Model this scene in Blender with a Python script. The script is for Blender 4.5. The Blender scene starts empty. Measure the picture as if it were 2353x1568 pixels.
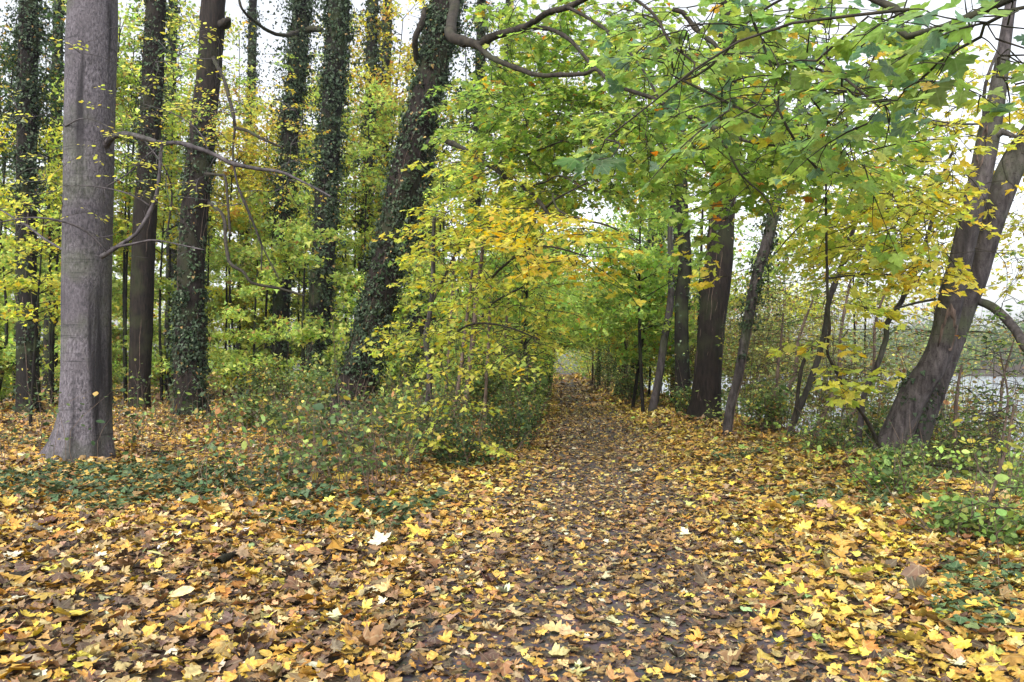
import bpy, math, random
import numpy as np
from mathutils import Vector
rng = np.random.default_rng(7)
random.seed(7)
R = math.radians
SC = bpy.context.scene
COL = SC.collection

# ------------------------------------------------------------------ camera, sky, sun, exposure
W0, H0 = 2353.0, 1568.0                  # the grid in which I measured the photograph
LENS, PITCH, EYE = 28.0, R(1.92), 1.6
FPX = W0 * LENS / 36.0
cam = bpy.data.cameras.new('camera'); cam.lens = LENS; cam.sensor_width = 36; cam.sensor_fit = 'HORIZONTAL'
cam.clip_start = 0.05; cam.clip_end = 3000
co = bpy.data.objects.new('camera', cam); COL.objects.link(co)
co.location = (0, 0, EYE); co.rotation_euler = (R(90) + PITCH, 0, 0)
SC.camera = co

SUN_EL, SUN_AZ = R(42), R(205)           # veiled sun behind and left of the camera
world = bpy.data.worlds.new('World'); SC.world = world; world.use_nodes = True
nt = world.node_tree; nt.nodes.clear()
sky = nt.nodes.new('ShaderNodeTexSky'); sky.sky_type = 'NISHITA'; sky.sun_disc = False
sky.sun_elevation = SUN_EL; sky.sun_rotation = SUN_AZ
sky.air_density = 1.0; sky.dust_density = 4.0; sky.ozone_density = 1.0
hs = nt.nodes.new('ShaderNodeHueSaturation'); hs.inputs['Saturation'].default_value = 0.22
bg = nt.nodes.new('ShaderNodeBackground'); bg.inputs['Strength'].default_value = 0.15
ow = nt.nodes.new('ShaderNodeOutputWorld')
nt.links.new(sky.outputs[0], hs.inputs['Color']); nt.links.new(hs.outputs[0], bg.inputs[0]); nt.links.new(bg.outputs[0], ow.inputs[0])
sl = bpy.data.lights.new('sun', 'SUN'); sl.energy = 0.6; sl.angle = R(14); sl.color = (1.0, 0.95, 0.88)
so = bpy.data.objects.new('sun', sl); COL.objects.link(so)
so.rotation_euler = (R(90) - SUN_EL, 0, math.pi - SUN_AZ)
SC.view_settings.view_transform = 'Standard'; SC.view_settings.look = 'None'
SC.view_settings.exposure = 1.42; SC.view_settings.gamma = 1.0
SC.cycles.max_bounces = 8; SC.cycles.diffuse_bounces = 4; SC.cycles.transmission_bounces = 4
SC.cycles.transparent_max_bounces = 6; SC.cycles.caustics_reflective = False

# ------------------------------------------------------------------ measuring helpers
CA, SA = math.cos(PITCH), math.sin(PITCH)
def ray(px, py):
    dx = (px - W0/2) / FPX; dy = (H0/2 - py) / FPX
    return np.array([dx, CA - SA*dy, SA + CA*dy])
def P(px, py, Y):                         # where the thing seen there stands when it is Y metres off
    d = ray(px, py); t = Y / d[1]
    return np.array([d[0]*t, Y, EYE + d[2]*t])
def PP(px, py, Y):
    px = np.asarray(px, float); py = np.asarray(py, float); Y = np.asarray(Y, float)
    dx = (px - W0/2)/FPX; dy = (H0/2 - py)/FPX
    t = Y / (CA - SA*dy)
    return np.stack([dx*t, Y, EYE + (SA + CA*dy)*t], -1)
_PY = np.array([-20, 0, 6.5, 12, 19.5, 30, 58, 120, 260, 900.]); _PX = np.array([-.6, .3, .75, 1.3, 2.0, 2.75, 4.4, 8.2, 17, 60.])
def path_x(y): return np.interp(y, _PY, _PX)
def sstep(a, b, x):
    t = np.clip((x - a)/(b - a), 0, 1); return t*t*(3 - 2*t)
def wob(x, y, s, k=0.0):
    x = x*s; y = y*s
    return (np.sin(x*1.0+1.3+k)*np.cos(y*1.1+.4-k) + .5*np.sin(2.1*x-1.7*y+2.2*k) + .35*np.sin(3.7*y+1.9*x+k*1.3) + .25*np.cos(5.3*x-2.9*y+k))/2.1
def height(x, y):
    x = np.asarray(x, float); y = np.asarray(y, float)
    u = x - path_x(y); au = np.abs(u)
    z = 0.05*wob(x, y, 1.1)*sstep(1.0, 2.2, au) + 0.02*wob(x, y, 3.1, 2.)*sstep(.9, 1.6, au)
    z = z - 0.03*(1 - sstep(.6, 1.5, au))
    z = z + 0.10*sstep(1.5, 4, -u) + 0.12*sstep(1.2, 2.4, u)
    z = z + 0.004*np.clip(-u-4, 0, 60)*sstep(20, 60, y)
    z = z + 0.35*sstep(45, 90, y)
    far = sstep(20, 40, y)
    bank = sstep(4.3 + 0*far, 9.5, u)
    z = z*(1-bank) + bank*(-3.0)
    hill = sstep(165, 300, x - 0.05*y)
    z = z + hill*(22 + 6*wob(x, y, .012))
    return z
def ground(px, py):
    d = ray(px, py); lo = 1.0
    for t in np.arange(1.5, 140, 0.1):
        if EYE + d[2]*t <= height(d[0]*t, d[1]*t):
            return np.array([d[0]*t, d[1]*t, float(height(d[0]*t, d[1]*t))])
    return P(px, py, 100)

# ------------------------------------------------------------------ object helpers
def tag(o, label=None, cat=None, group=None, kind=None):
    if label: o['label'] = label
    if cat: o['category'] = cat
    if group: o['group'] = group
    if kind: o['kind'] = kind
    return o
def thing(name, loc, label, cat, group=None):
    o = bpy.data.objects.new(name, None); o.empty_display_size = .2
    COL.objects.link(o); o.location = [float(v) for v in loc]
    return tag(o, label, cat, group)
class Bag:
    def __init__(s): s.v = []; s.f = []; s.c = []; s.u = []; s.n = 0
    def add(s, V, F, c=None, u=None):
        V = np.asarray(V, float)
        s.v.append(V); s.f.append(np.asarray(F) + s.n)
        s.c.append(np.ones((len(V), 3))*.5 if c is None else c)
        s.u.append(np.zeros((len(V), 3)) if u is None else u)
        s.n += len(V)
    def build(s, name, mat, parent=None, smooth=False):
        if s.n == 0: return None
        V = np.concatenate(s.v)
        if parent is not None: V = V - np.array(parent.location)
        me = bpy.data.meshes.new(name)
        me.vertices.add(len(V)); me.vertices.foreach_set('co', V.astype(np.float32).ravel())
        tot = np.concatenate([np.full(len(f), f.shape[1]) for f in s.f])
        lp = np.concatenate([f.ravel() for f in s.f])
        me.loops.add(len(lp)); me.loops.foreach_set('vertex_index', lp.astype(np.int32))
        me.polygons.add(len(tot))
        st = np.concatenate([[0], np.cumsum(tot)[:-1]])
        me.polygons.foreach_set('loop_start', st.astype(np.int32))
        me.polygons.foreach_set('loop_total', tot.astype(np.int32))
        if smooth: me.polygons.foreach_set('use_smooth', np.ones(len(tot), bool))
        a = me.attributes.new('tint', 'FLOAT_VECTOR', 'POINT'); a.data.foreach_set('vector', np.concatenate(s.c).astype(np.float32).ravel())
        a = me.attributes.new('luv', 'FLOAT_VECTOR', 'POINT'); a.data.foreach_set('vector', np.concatenate(s.u).astype(np.float32).ravel())
        me.update(calc_edges=True)
        me.materials.append(mat)
        o = bpy.data.objects.new(name, me); COL.objects.link(o)
        if parent is not None: o.parent = parent
        return o

def smooth_line(pts, n):
    """Catmull-Rom through the rows of pts (any width), n rows out."""
    p = np.asarray(pts, float)
    if len(p) == 2:
        t = np.linspace(0, 1, n)[:, None]; return p[0]*(1-t) + p[1]*t
    q = np.vstack([2*p[0]-p[1], p, 2*p[-1]-p[-2]])
    L = np.concatenate([[0], np.cumsum(np.linalg.norm(np.diff(p[:, :3], axis=0), axis=1))])
    s = np.linspace(0, L[-1]*.99999, n); i = np.clip(np.searchsorted(L, s, side='right')-1, 0, len(p)-2)
    t = ((s - L[i])/(L[i+1]-L[i]+1e-9))[:, None]
    a, b, c, d = q[i], q[i+1], q[i+2], q[i+3]
    return .5*((2*b) + (-a+c)*t + (2*a-5*b+4*c-d)*t**2 + (-a+3*b-3*c+d)*t**3)

def tube(bag, line, seg=8, rough=0., flare=(), seed=0., col=None, ridges=0, cap=True):
    """line rows: x, y, z, radius. flare: (angle, amplitude, fall-off height, width)."""
    L = np.asarray(line, float); n = len(L)
    c = L[:, :3]; r = L[:, 3]
    T = np.gradient(c, axis=0); T /= np.linalg.norm(T, axis=1)[:, None] + 1e-9
    ref = np.array([1., 0, 0]) if abs(T[:, 2]).mean() > .5 else np.array([0, 0, 1.])
    U = ref - (T@ref)[:, None]*T; U /= np.linalg.norm(U, axis=1)[:, None] + 1e-9
    Wv = np.cross(T, U)
    th = np.linspace(0, 2*np.pi, seg, endpoint=False)
    rr = np.repeat(r[:, None], seg, 1)
    TH = th[None]; S = np.concatenate([[0], np.cumsum(np.linalg.norm(np.diff(c, axis=0), axis=1))])[:, None]
    if rough:
        lump = np.sin(TH*2+S*1.3+seed)*.5 + np.sin(TH*3-S*2.1+seed*2)*.35 + np.sin(TH*5+S*4.7+seed*3)*.22 + np.sin(S*9+TH*4+seed)*.15
        rr = rr*(1 + rough*lump)
    if ridges:
        rr = rr*(1 + ridges*np.abs(np.sin(TH*seg*.25 + np.sin(S*2.3+seed)*1.3 + seed)))
    for (a, amp, fall, wd) in flare:
        d = (TH - a + np.pi) % (2*np.pi) - np.pi
        rr = rr + amp*np.exp(-S/fall)*np.exp(-(d/wd)**2)
    V = c[:, None] + rr[..., None]*(np.cos(TH)[..., None]*U[:, None] + np.sin(TH)[..., None]*Wv[:, None])
    V = V.reshape(-1, 3)
    i = np.arange(n-1)[:, None]*seg; j = np.arange(seg)[None]; k = (j+1) % seg
    F = np.stack([i+j, i+k, i+seg+k, i+seg+j], -1).reshape(-1, 4)
    cc = None if col is None else np.repeat(np.array(col, float)[None], len(V), 0)
    bag.add(V, F, cc)
    if cap and seg > 5:
        m = len(V); tip = c[-1] + T[-1]*r[-1]*.5
        bag.add(np.vstack([V[-seg:], tip]), np.stack([np.arange(seg), (np.arange(seg)+1) % seg, np.full(seg, seg)], -1), None if col is None else cc[:seg+1])

# ------------------------------------------------------------------ leaf shapes
def fan(out, ctr, curl, twist=0., seed=0):
    o = np.array(out, float); full = np.vstack([o, (o*[-1, 1])[::-1][1:-1]]) if True else o
    V = np.vstack([[ctr[0], ctr[1]], full]); r = np.random.default_rng(seed)
    x, y = V[:, 0], V[:, 1]
    z = curl[0]*np.abs(x) + curl[1]*(y-.4)**2 + curl[2]*x*x + twist*x*(y-.3) + r.normal(0, .02, len(V))*(np.hypot(x, y-.3) > .2)
    m = len(full); F = np.stack([np.zeros(m, int), 1+np.arange(m), 1+(np.arange(m)+1) % m], -1)
    return np.column_stack([x, y, z]), F
MAPLE = [(0, .02), (.12, -.10), (.34, -.13), (.32, .06), (.50, .08), (.72, .33), (.55, .38), (.50, .52), (.27, .42), (.33, .66), (.20, .70), (.0, 1.0)]
MAPLE_M = [(0, 0), (.30, -.12), (.30, .08), (.68, .36), (.26, .42), (.28, .68), (0, 1.0)]
MAPLE_L = [(0, -.05), (.62, .25), (.22, .5), (0, 1.0)]
IVY = [(0, .05), (.25, -.08), (.42, .15), (.26, .38), (0, .95)]
OVAL = [(0, 0), (.22, .18), (.33, .45), (.2, .8), (0, 1.0)]
CHIP = [(0, 0), (.38, .45), (0, .95)]
def family(out, n, ctr=(0, .3), fl=1.):
    r = np.random.default_rng(len(out)*13 + n); L = []
    for k in range(n):
        L.append(fan(out, ctr, (fl*r.uniform(-.25, .35), fl*r.uniform(-.5, .35), fl*r.uniform(-.5, .5)), fl*r.uniform(-.5, .5), k))
    return L
F_HI, F_MID, F_LOW = family(MAPLE, 7), family(MAPLE_M, 5), family(MAPLE_L, 4)
F_CURL = family(MAPLE, 8, fl=2.0)
F_IVY, F_OVAL, F_CHIP = family(IVY, 4, fl=.6), family(OVAL, 4, fl=.7), family(CHIP, 3, fl=.6)

def put_leaves(bag, fam, pos, head, nrm, size, col):
    """pos/head/nrm (n,3), size (n,), col (n,3): head is the way the leaf points, nrm its upper side."""
    n = len(pos)
    if n == 0: return
    y = head/ (np.linalg.norm(head, axis=1)[:, None]+1e-9)
    x = np.cross(y, nrm); x /= np.linalg.norm(x, axis=1)[:, None]+1e-9
    z = np.cross(x, y)
    w = rng.integers(0, len(fam), n)
    asp = rng.uniform(.85, 1.15, n)
    for k, (TV, TF) in enumerate(fam):
        s = np.where(w == k)[0]
        if not len(s): continue
        V = pos[s][:, None] + size[s][:, None, None]*(TV[None, :, 0:1]*asp[s][:, None, None]*x[s][:, None] + TV[None, :, 1:2]*y[s][:, None] + TV[None, :, 2:3]*z[s][:, None])
        F = (TF[None] + (np.arange(len(s))*len(TV))[:, None, None]).reshape(-1, 3)
        c = np.repeat(col[s][:, None], len(TV), 1).reshape(-1, 3)
        u = np.repeat(TV[None], len(s), 0).copy(); u[:, :, 2] = rng.uniform(0, 50, len(s))[:, None]
        bag.add(V.reshape(-1, 3), F, c, u.reshape(-1, 3))

def pick(pal, n, jit=.14):
    w = np.array([p[0] for p in pal], float); w /= w.sum()
    c = np.array([p[1:4] for p in pal])[rng.choice(len(pal), n, p=w)]
    return np.clip(c*np.exp(rng.normal(0, jit, (n, 1)))*np.exp(rng.normal(0, jit*.35, (n, 3))), .003, .68)

G_CANOPY = [(5, .25, .37, .09), (4, .32, .43, .10), (2, .17, .28, .08), (2, .46, .51, .12), (.35, .6, .42, .08), (.15, .5, .2, .05)]
G_NEAR = [(4, .22, .34, .10), (4, .28, .39, .10), (2.2, .13, .22, .13), (1.2, .40, .45, .11), (.3, .55, .40, .10)]
G_YG = [(4, .46, .50, .10), (3, .58, .55, .11), (2, .32, .42, .09), (1, .65, .50, .08)]
G_YEL = [(5, .66, .54, .10), (2.5, .68, .46, .07), (3, .54, .53, .11)]
G_PALE = [(3, .62, .60, .16), (3, .50, .52, .12), (2, .66, .54, .12), (1, .36, .44, .10)]
G_SEED = [(4, .13, .21, .06), (3, .19, .28, .07), (1, .36, .36, .09), (1, .09, .15, .06)]
G_DARK = [(4, .035, .07, .028), (3, .065, .11, .04), (2, .11, .16, .055), (1.2, .34, .22, .06), (.8, .16, .21, .10), (.6, .5, .45, .09)]
G_SHRUB = [(2.5, .05, .09, .03), (4, .10, .16, .05), (3, .16, .23, .07), (2, .28, .33, .08), (1, .45, .36, .08), (.8, .26, .13, .05)]
G_BROWN = [(3, .17, .18, .06), (2.5, .27, .26, .09), (1.6, .22, .13, .055), (3.4, .22, .29, .09), (1.2, .46, .42, .10)]
G_IVY = [(5, .015, .032, .015), (4, .026, .052, .023), (1.8, .05, .085, .04), (.35, .12, .16, .09), (.25, .26, .17, .06)]
G_UNDER = [(3, .32, .40, .09), (3, .24, .33, .09), (3, .45, .47, .10), (1.2, .52, .42, .06), (.6, .36, .19, .05), (1, .13, .20, .06)]
G_WOOD = [(4, .30, .42, .12), (4, .40, .50, .13), (3, .50, .55, .15), (1.2, .15, .22, .08), (1.4, .58, .54, .15), (.5, .36, .23, .09)]
G_TOP = [(3, .52, .48, .09), (2, .60, .46, .10), (2, .34, .38, .10), (1, .44, .25, .08)]
G_LITTER = [(4, .54, .33, .06), (4.4, .42, .225, .045), (1.8, .54, .40, .18), (4.4, .27, .155, .065), (1.5, .62, .45, .07), (4, .10, .065, .045), (2, .34, .22, .13), (.7, .60, .56, .36), (.25, .30, .40, .17)]
G_SIDE = [(4.4, .57, .39, .07), (4, .45, .26, .055), (2, .58, .46, .18), (3.4, .28, .16, .06), (1.6, .66, .52, .07), (2.2, .11, .07, .04), (.4, .33, .42, .10)]
G_PATH = [(3.4, .36, .22, .075), (4.6, .22, .13, .06), (2, .46, .34, .16), (4.6, .09, .058, .04), (1.6, .54, .36, .08), (.4, .56, .52, .34)]

# ------------------------------------------------------------------ materials
def new_mat(name):
    m = bpy.data.materials.new(name); m.use_nodes = True; nt = m.node_tree; nt.nodes.clear()
    return m, nt, nt.nodes.new, nt.links.new
def leaf_mat(name, trans=.45, rough=.5, spec=.3, veins=True, spots=.25):
    m, nt, N, L = new_mat(name)
    at = N('ShaderNodeAttribute'); at.attribute_name = 'tint'
    uv = N('ShaderNodeAttribute'); uv.attribute_name = 'luv'
    col = at.outputs['Vector']
    no = N('ShaderNodeTexNoise'); no.inputs['Scale'].default_value = 3.5; no.inputs['Detail'].default_value = 3
    L(uv.outputs['Vector'], no.inputs['Vector'])
    mr = N('ShaderNodeMapRange'); mr.inputs[1].default_value = .35; mr.inputs[2].default_value = .75; mr.inputs[3].default_value = 1.12; mr.inputs[4].default_value = 1 - spots*1.6
    L(no.outputs['Fac'], mr.inputs[0])
    mu = N('ShaderNodeVectorMath'); mu.operation = 'SCALE'; L(col, mu.inputs[0]); L(mr.outputs[0], mu.inputs['Scale'])
    cur = mu.outputs[0]
    nb = N('ShaderNodeTexNoise'); nb.inputs['Scale'].default_value = 6.5; nb.inputs['Detail'].default_value = 4; L(uv.outputs['Vector'], nb.inputs['Vector'])
    mb = N('ShaderNodeMapRange'); mb.inputs[1].default_value = .58; mb.inputs[2].default_value = .70; mb.inputs[3].default_value = 0; mb.inputs[4].default_value = min(.8, spots*2.4); L(nb.outputs['Fac'], mb.inputs[0])
    xb = N('ShaderNodeMix'); xb.data_type = 'RGBA'; L(mb.outputs[0], xb.inputs[0]); L(cur, xb.inputs[6])
    vb = N('ShaderNodeVectorMath'); vb.operation = 'MULTIPLY'; L(cur, vb.inputs[0]); vb.inputs[1].default_value = (.62, .42, .35); L(vb.outputs[0], xb.inputs[7]); cur = xb.outputs[2]
    if veins:
        sp = N('ShaderNodeSeparateXYZ'); L(uv.outputs['Vector'], sp.inputs[0])
        ar = N('ShaderNodeMath'); ar.operation = 'ARCTAN2'; L(sp.outputs[0], ar.inputs[0]); L(sp.outputs[1], ar.inputs[1])
        pg = N('ShaderNodeMath'); pg.operation = 'PINGPONG'; L(ar.outputs[0], pg.inputs[0]); pg.inputs[1].default_value = .42
        ln = N('ShaderNodeVectorMath'); ln.operation = 'LENGTH'
        cx = N('ShaderNodeCombineXYZ'); L(sp.outputs[0], cx.inputs[0]); L(sp.outputs[1], cx.inputs[1]); L(cx.outputs[0], ln.inputs[0])
        dd = N('ShaderNodeMath'); dd.operation = 'MULTIPLY'; L(pg.outputs[0], dd.inputs[0]); L(ln.outputs['Value'], dd.inputs[1])
        vr = N('ShaderNodeMapRange'); vr.inputs[1].default_value = .008; vr.inputs[2].default_value = .03; vr.inputs[3].default_value = .45; vr.inputs[4].default_value = 0.
        L(dd.outputs[0], vr.inputs[0])
        mx = N('ShaderNodeMix'); mx.data_type = 'RGBA'; L(vr.outputs[0], mx.inputs[0]); L(cur, mx.inputs[6])
        br = N('ShaderNodeVectorMath'); br.operation = 'MULTIPLY_ADD'; L(cur, br.inputs[0]); br.inputs[1].default_value = (.8, .8, .8); br.inputs[2].default_value = (.16, .16, .10)
        L(br.outputs[0], mx.inputs[7]); cur = mx.outputs[2]
    pb = N('ShaderNodeBsdfPrincipled'); L(cur, pb.inputs['Base Color']); pb.inputs['Roughness'].default_value = rough
    pb.inputs['Specular IOR Level'].default_value = spec
    out = N('ShaderNodeOutputMaterial')
    if trans > 0:
        tr = N('ShaderNodeBsdfTranslucent')
        sat = N('ShaderNodeHueSaturation'); sat.inputs['Saturation'].default_value = 1.12; sat.inputs['Value'].default_value = 1.25; L(cur, sat.inputs['Color']); L(sat.outputs[0], tr.inputs[0])
        mi = N('ShaderNodeMixShader'); mi.inputs[0].default_value = trans; L(pb.outputs[0], mi.inputs[1]); L(tr.outputs[0], mi.inputs[2]); L(mi.outputs[0], out.inputs[0])
    else: L(pb.outputs[0], out.inputs[0])
    return m
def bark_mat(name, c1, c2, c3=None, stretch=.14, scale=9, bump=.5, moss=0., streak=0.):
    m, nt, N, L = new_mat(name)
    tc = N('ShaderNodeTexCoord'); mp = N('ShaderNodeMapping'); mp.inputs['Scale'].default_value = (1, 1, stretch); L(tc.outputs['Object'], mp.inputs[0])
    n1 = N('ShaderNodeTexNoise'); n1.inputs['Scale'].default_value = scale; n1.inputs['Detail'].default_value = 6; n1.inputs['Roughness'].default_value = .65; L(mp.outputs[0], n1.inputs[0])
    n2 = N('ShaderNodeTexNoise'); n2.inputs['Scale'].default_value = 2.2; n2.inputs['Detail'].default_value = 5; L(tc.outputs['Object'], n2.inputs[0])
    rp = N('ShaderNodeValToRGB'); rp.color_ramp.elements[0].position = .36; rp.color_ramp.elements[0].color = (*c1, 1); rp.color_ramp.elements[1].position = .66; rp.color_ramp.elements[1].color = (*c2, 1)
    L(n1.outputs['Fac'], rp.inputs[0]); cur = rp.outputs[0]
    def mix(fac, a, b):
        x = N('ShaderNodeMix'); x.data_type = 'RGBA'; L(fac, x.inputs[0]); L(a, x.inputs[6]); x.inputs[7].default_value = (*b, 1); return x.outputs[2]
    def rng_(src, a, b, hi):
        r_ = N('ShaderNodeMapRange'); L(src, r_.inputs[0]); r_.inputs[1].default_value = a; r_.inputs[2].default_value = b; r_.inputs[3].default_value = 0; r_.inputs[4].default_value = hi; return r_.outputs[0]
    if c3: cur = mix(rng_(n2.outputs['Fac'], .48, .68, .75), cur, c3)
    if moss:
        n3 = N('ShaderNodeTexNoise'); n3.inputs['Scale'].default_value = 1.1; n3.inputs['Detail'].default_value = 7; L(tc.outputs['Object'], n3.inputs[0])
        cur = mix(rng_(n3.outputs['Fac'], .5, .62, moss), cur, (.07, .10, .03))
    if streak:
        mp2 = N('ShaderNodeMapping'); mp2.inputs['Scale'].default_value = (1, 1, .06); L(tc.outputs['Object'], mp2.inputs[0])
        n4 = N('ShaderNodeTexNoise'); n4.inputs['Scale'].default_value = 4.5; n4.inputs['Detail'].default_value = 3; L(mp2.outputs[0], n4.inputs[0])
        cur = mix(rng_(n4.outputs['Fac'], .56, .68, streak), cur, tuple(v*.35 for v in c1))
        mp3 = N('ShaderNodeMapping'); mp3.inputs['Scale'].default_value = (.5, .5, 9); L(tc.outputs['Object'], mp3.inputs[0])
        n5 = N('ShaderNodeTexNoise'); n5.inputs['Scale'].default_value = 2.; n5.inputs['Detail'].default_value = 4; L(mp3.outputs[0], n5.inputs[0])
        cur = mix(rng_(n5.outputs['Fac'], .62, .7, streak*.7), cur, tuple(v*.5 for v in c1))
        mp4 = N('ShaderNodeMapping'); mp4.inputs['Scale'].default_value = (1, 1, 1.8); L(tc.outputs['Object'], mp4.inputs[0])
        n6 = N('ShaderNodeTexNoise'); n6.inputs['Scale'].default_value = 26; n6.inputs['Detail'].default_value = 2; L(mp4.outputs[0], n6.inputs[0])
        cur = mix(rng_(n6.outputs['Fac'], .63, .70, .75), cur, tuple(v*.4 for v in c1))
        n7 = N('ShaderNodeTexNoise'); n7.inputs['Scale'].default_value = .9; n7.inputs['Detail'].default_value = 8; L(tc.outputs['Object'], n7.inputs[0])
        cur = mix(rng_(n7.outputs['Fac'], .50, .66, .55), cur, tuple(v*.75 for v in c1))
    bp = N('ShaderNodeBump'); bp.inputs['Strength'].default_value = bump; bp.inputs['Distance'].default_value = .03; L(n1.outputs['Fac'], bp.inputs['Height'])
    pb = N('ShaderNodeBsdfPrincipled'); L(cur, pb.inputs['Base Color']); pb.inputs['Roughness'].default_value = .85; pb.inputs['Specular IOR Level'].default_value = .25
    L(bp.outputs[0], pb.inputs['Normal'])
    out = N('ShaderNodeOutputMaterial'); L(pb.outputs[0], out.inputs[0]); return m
def soil_mat(name, c1, c2, c3, scale=3., bump=.6, rough=.9):
    m, nt, N, L = new_mat(name)
    tc = N('ShaderNodeTexCoord')
    n1 = N('ShaderNodeTexNoise'); n1.inputs['Scale'].default_value = scale; n1.inputs['Detail'].default_value = 9; n1.inputs['Roughness'].default_value = .7; L(tc.outputs['Object'], n1.inputs[0])
    vo = N('ShaderNodeTexVoronoi'); vo.inputs['Scale'].default_value = 16; L(tc.outputs['Object'], vo.inputs[0])
    rp = N('ShaderNodeValToRGB'); e = rp.color_ramp.elements; e[0].position = .3; e[0].color = (*c1, 1); e[1].position = .7; e[1].color = (*c3, 1); x = e.new(.5); x.color = (*c2, 1)
    L(n1.outputs['Fac'], rp.inputs[0])
    mx = N('ShaderNodeMix'); mx.data_type = 'RGBA'; mx.blend_type = 'MULTIPLY'; mx.inputs[0].default_value = .4; L(rp.outputs[0], mx.inputs[6]); L(vo.outputs['Color'], mx.inputs[7])
    bp = N('ShaderNodeBump'); bp.inputs['Strength'].default_value = bump; bp.inputs['Distance'].default_value = .03; L(n1.outputs['Fac'], bp.inputs['Height'])
    pb = N('ShaderNodeBsdfPrincipled'); L(mx.outputs[2], pb.inputs['Base Color']); pb.inputs['Roughness'].default_value = rough; L(bp.outputs[0], pb.inputs['Normal'])
    out = N('ShaderNodeOutputMaterial'); L(pb.outputs[0], out.inputs[0]); return m

M_LEAF = leaf_mat('maple_foliage', .60, .5, .25, True, .18)
M_FAR = leaf_mat('far_foliage', .55, .6, .2, False, .1)
M_IVY = leaf_mat('ivy_leaf', .10, .5, .22, True, .15)
M_SHRUB = leaf_mat('shrub_leaf', .35, .5, .35, False, .15)
M_LITTER = leaf_mat('fallen_leaf', .08, .6, .3, True, .30)
M_BEECH = bark_mat('beech_bark', (.050, .045, .052), (.185, .166, .186), (.090, .080, .088), .45, 36, 1.0, .28, .95)
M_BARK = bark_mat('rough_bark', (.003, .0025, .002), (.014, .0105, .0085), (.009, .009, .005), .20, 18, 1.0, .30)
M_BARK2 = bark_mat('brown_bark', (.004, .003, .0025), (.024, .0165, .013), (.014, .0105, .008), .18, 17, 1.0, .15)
M_GREY = bark_mat('grey_bark', (.022, .018, .018), (.105, .090, .092), (.045, .040, .036), .30, 14, .6, .30, .45)
M_TWIG = bark_mat('twig_bark', (.012, .010, .008), (.045, .037, .028), None, .5, 14, .2, .15)
M_DEAD = bark_mat('dead_wood', (.03, .026, .028), (.105, .092, .098), None, .5, 10, .2, .1)
M_WOUND = bark_mat('bare_wood', (.02, .014, .012), (.19, .135, .11), (.05, .04, .03), .15, 14, 1.)
M_STEM = bark_mat('shrub_stem', (.07, .05, .04), (.18, .13, .10), None, .5, 12, .2)

# ------------------------------------------------------------------ the setting
def structure(name, V, F, mat, smooth=True):
    b = Bag(); b.add(V, F); o = b.build(name, mat, None, smooth); o['kind'] = 'structure'; return o
def grid(xs, ys, zf):
    X, Y = np.meshgrid(xs, ys); Z = zf(X, Y); nx, ny = len(xs), len(ys)
    V = np.stack([X, Y, Z], -1).reshape(-1, 3)
    i = (np.arange(ny-1)[:, None]*nx + np.arange(nx-1)[None]).ravel()
    return V, np.stack([i, i+1, i+nx+1, i+nx], -1)
xs = np.concatenate([-np.geomspace(400, 14, 22), np.arange(-12, 14, .25), np.geomspace(14.2, 600, 40)])
ys = np.concatenate([[-60, -20, -8, -3], np.arange(-1, 30, .25), np.geomspace(30.4, 900, 64)])
M_SOIL = soil_mat('forest_soil', (.02, .015, .012), (.055, .036, .022), (.12, .075, .035))
structure('ground', *grid(xs, ys, height), M_SOIL)
py_ = np.concatenate([np.arange(-6, 60, .5), np.arange(60, 200, 4.)]); us = np.linspace(-1.25, 1.25, 9)
U_, Y_ = np.meshgrid(us, py_); X_ = U_*(1+.06*np.sin(Y_*.9)) + path_x(Y_)
V = np.stack([X_, Y_, height(X_, Y_)+.012], -1).reshape(-1, 3); i = (np.arange(len(py_)-1)[:, None]*9 + np.arange(8)[None]).ravel()
M_PATH = soil_mat('path_dirt', (.035, .028, .030), (.075, .060, .060), (.13, .105, .10), 6., .35, .75)
structure('path', V, np.stack([i, i+1, i+10, i+9], -1), M_PATH)

m, nt_, N, L = new_mat('lake_water')
pb = N('ShaderNodeBsdfPrincipled'); pb.inputs['Base Color'].default_value = (.32, .36, .42, 1); pb.inputs['Roughness'].default_value = .12; pb.inputs['Specular IOR Level'].default_value = .9; pb.inputs['IOR'].default_value = 1.33
tc = N('ShaderNodeTexCoord'); mp = N('ShaderNodeMapping'); mp.inputs['Scale'].default_value = (1, 1, 1); L(tc.outputs['Object'], mp.inputs[0])
nn = N('ShaderNodeTexNoise'); nn.inputs['Scale'].default_value = 2.2; nn.inputs['Detail'].default_value = 4; L(mp.outputs[0], nn.inputs[0])
bp = N('ShaderNodeBump'); bp.inputs['Strength'].default_value = .9; bp.inputs['Distance'].default_value = .25; L(nn.outputs['Fac'], bp.inputs['Height']); L(bp.outputs[0], pb.inputs['Normal'])
oo = N('ShaderNodeOutputMaterial'); L(pb.outputs[0], oo.inputs[0]); M_WATER = m
structure('lake_water', *grid(np.array([3., 60, 200, 400, 590]), np.array([-55., 50, 200, 600, 890]), lambda x, y: x*0-2.0), M_WATER)

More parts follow.
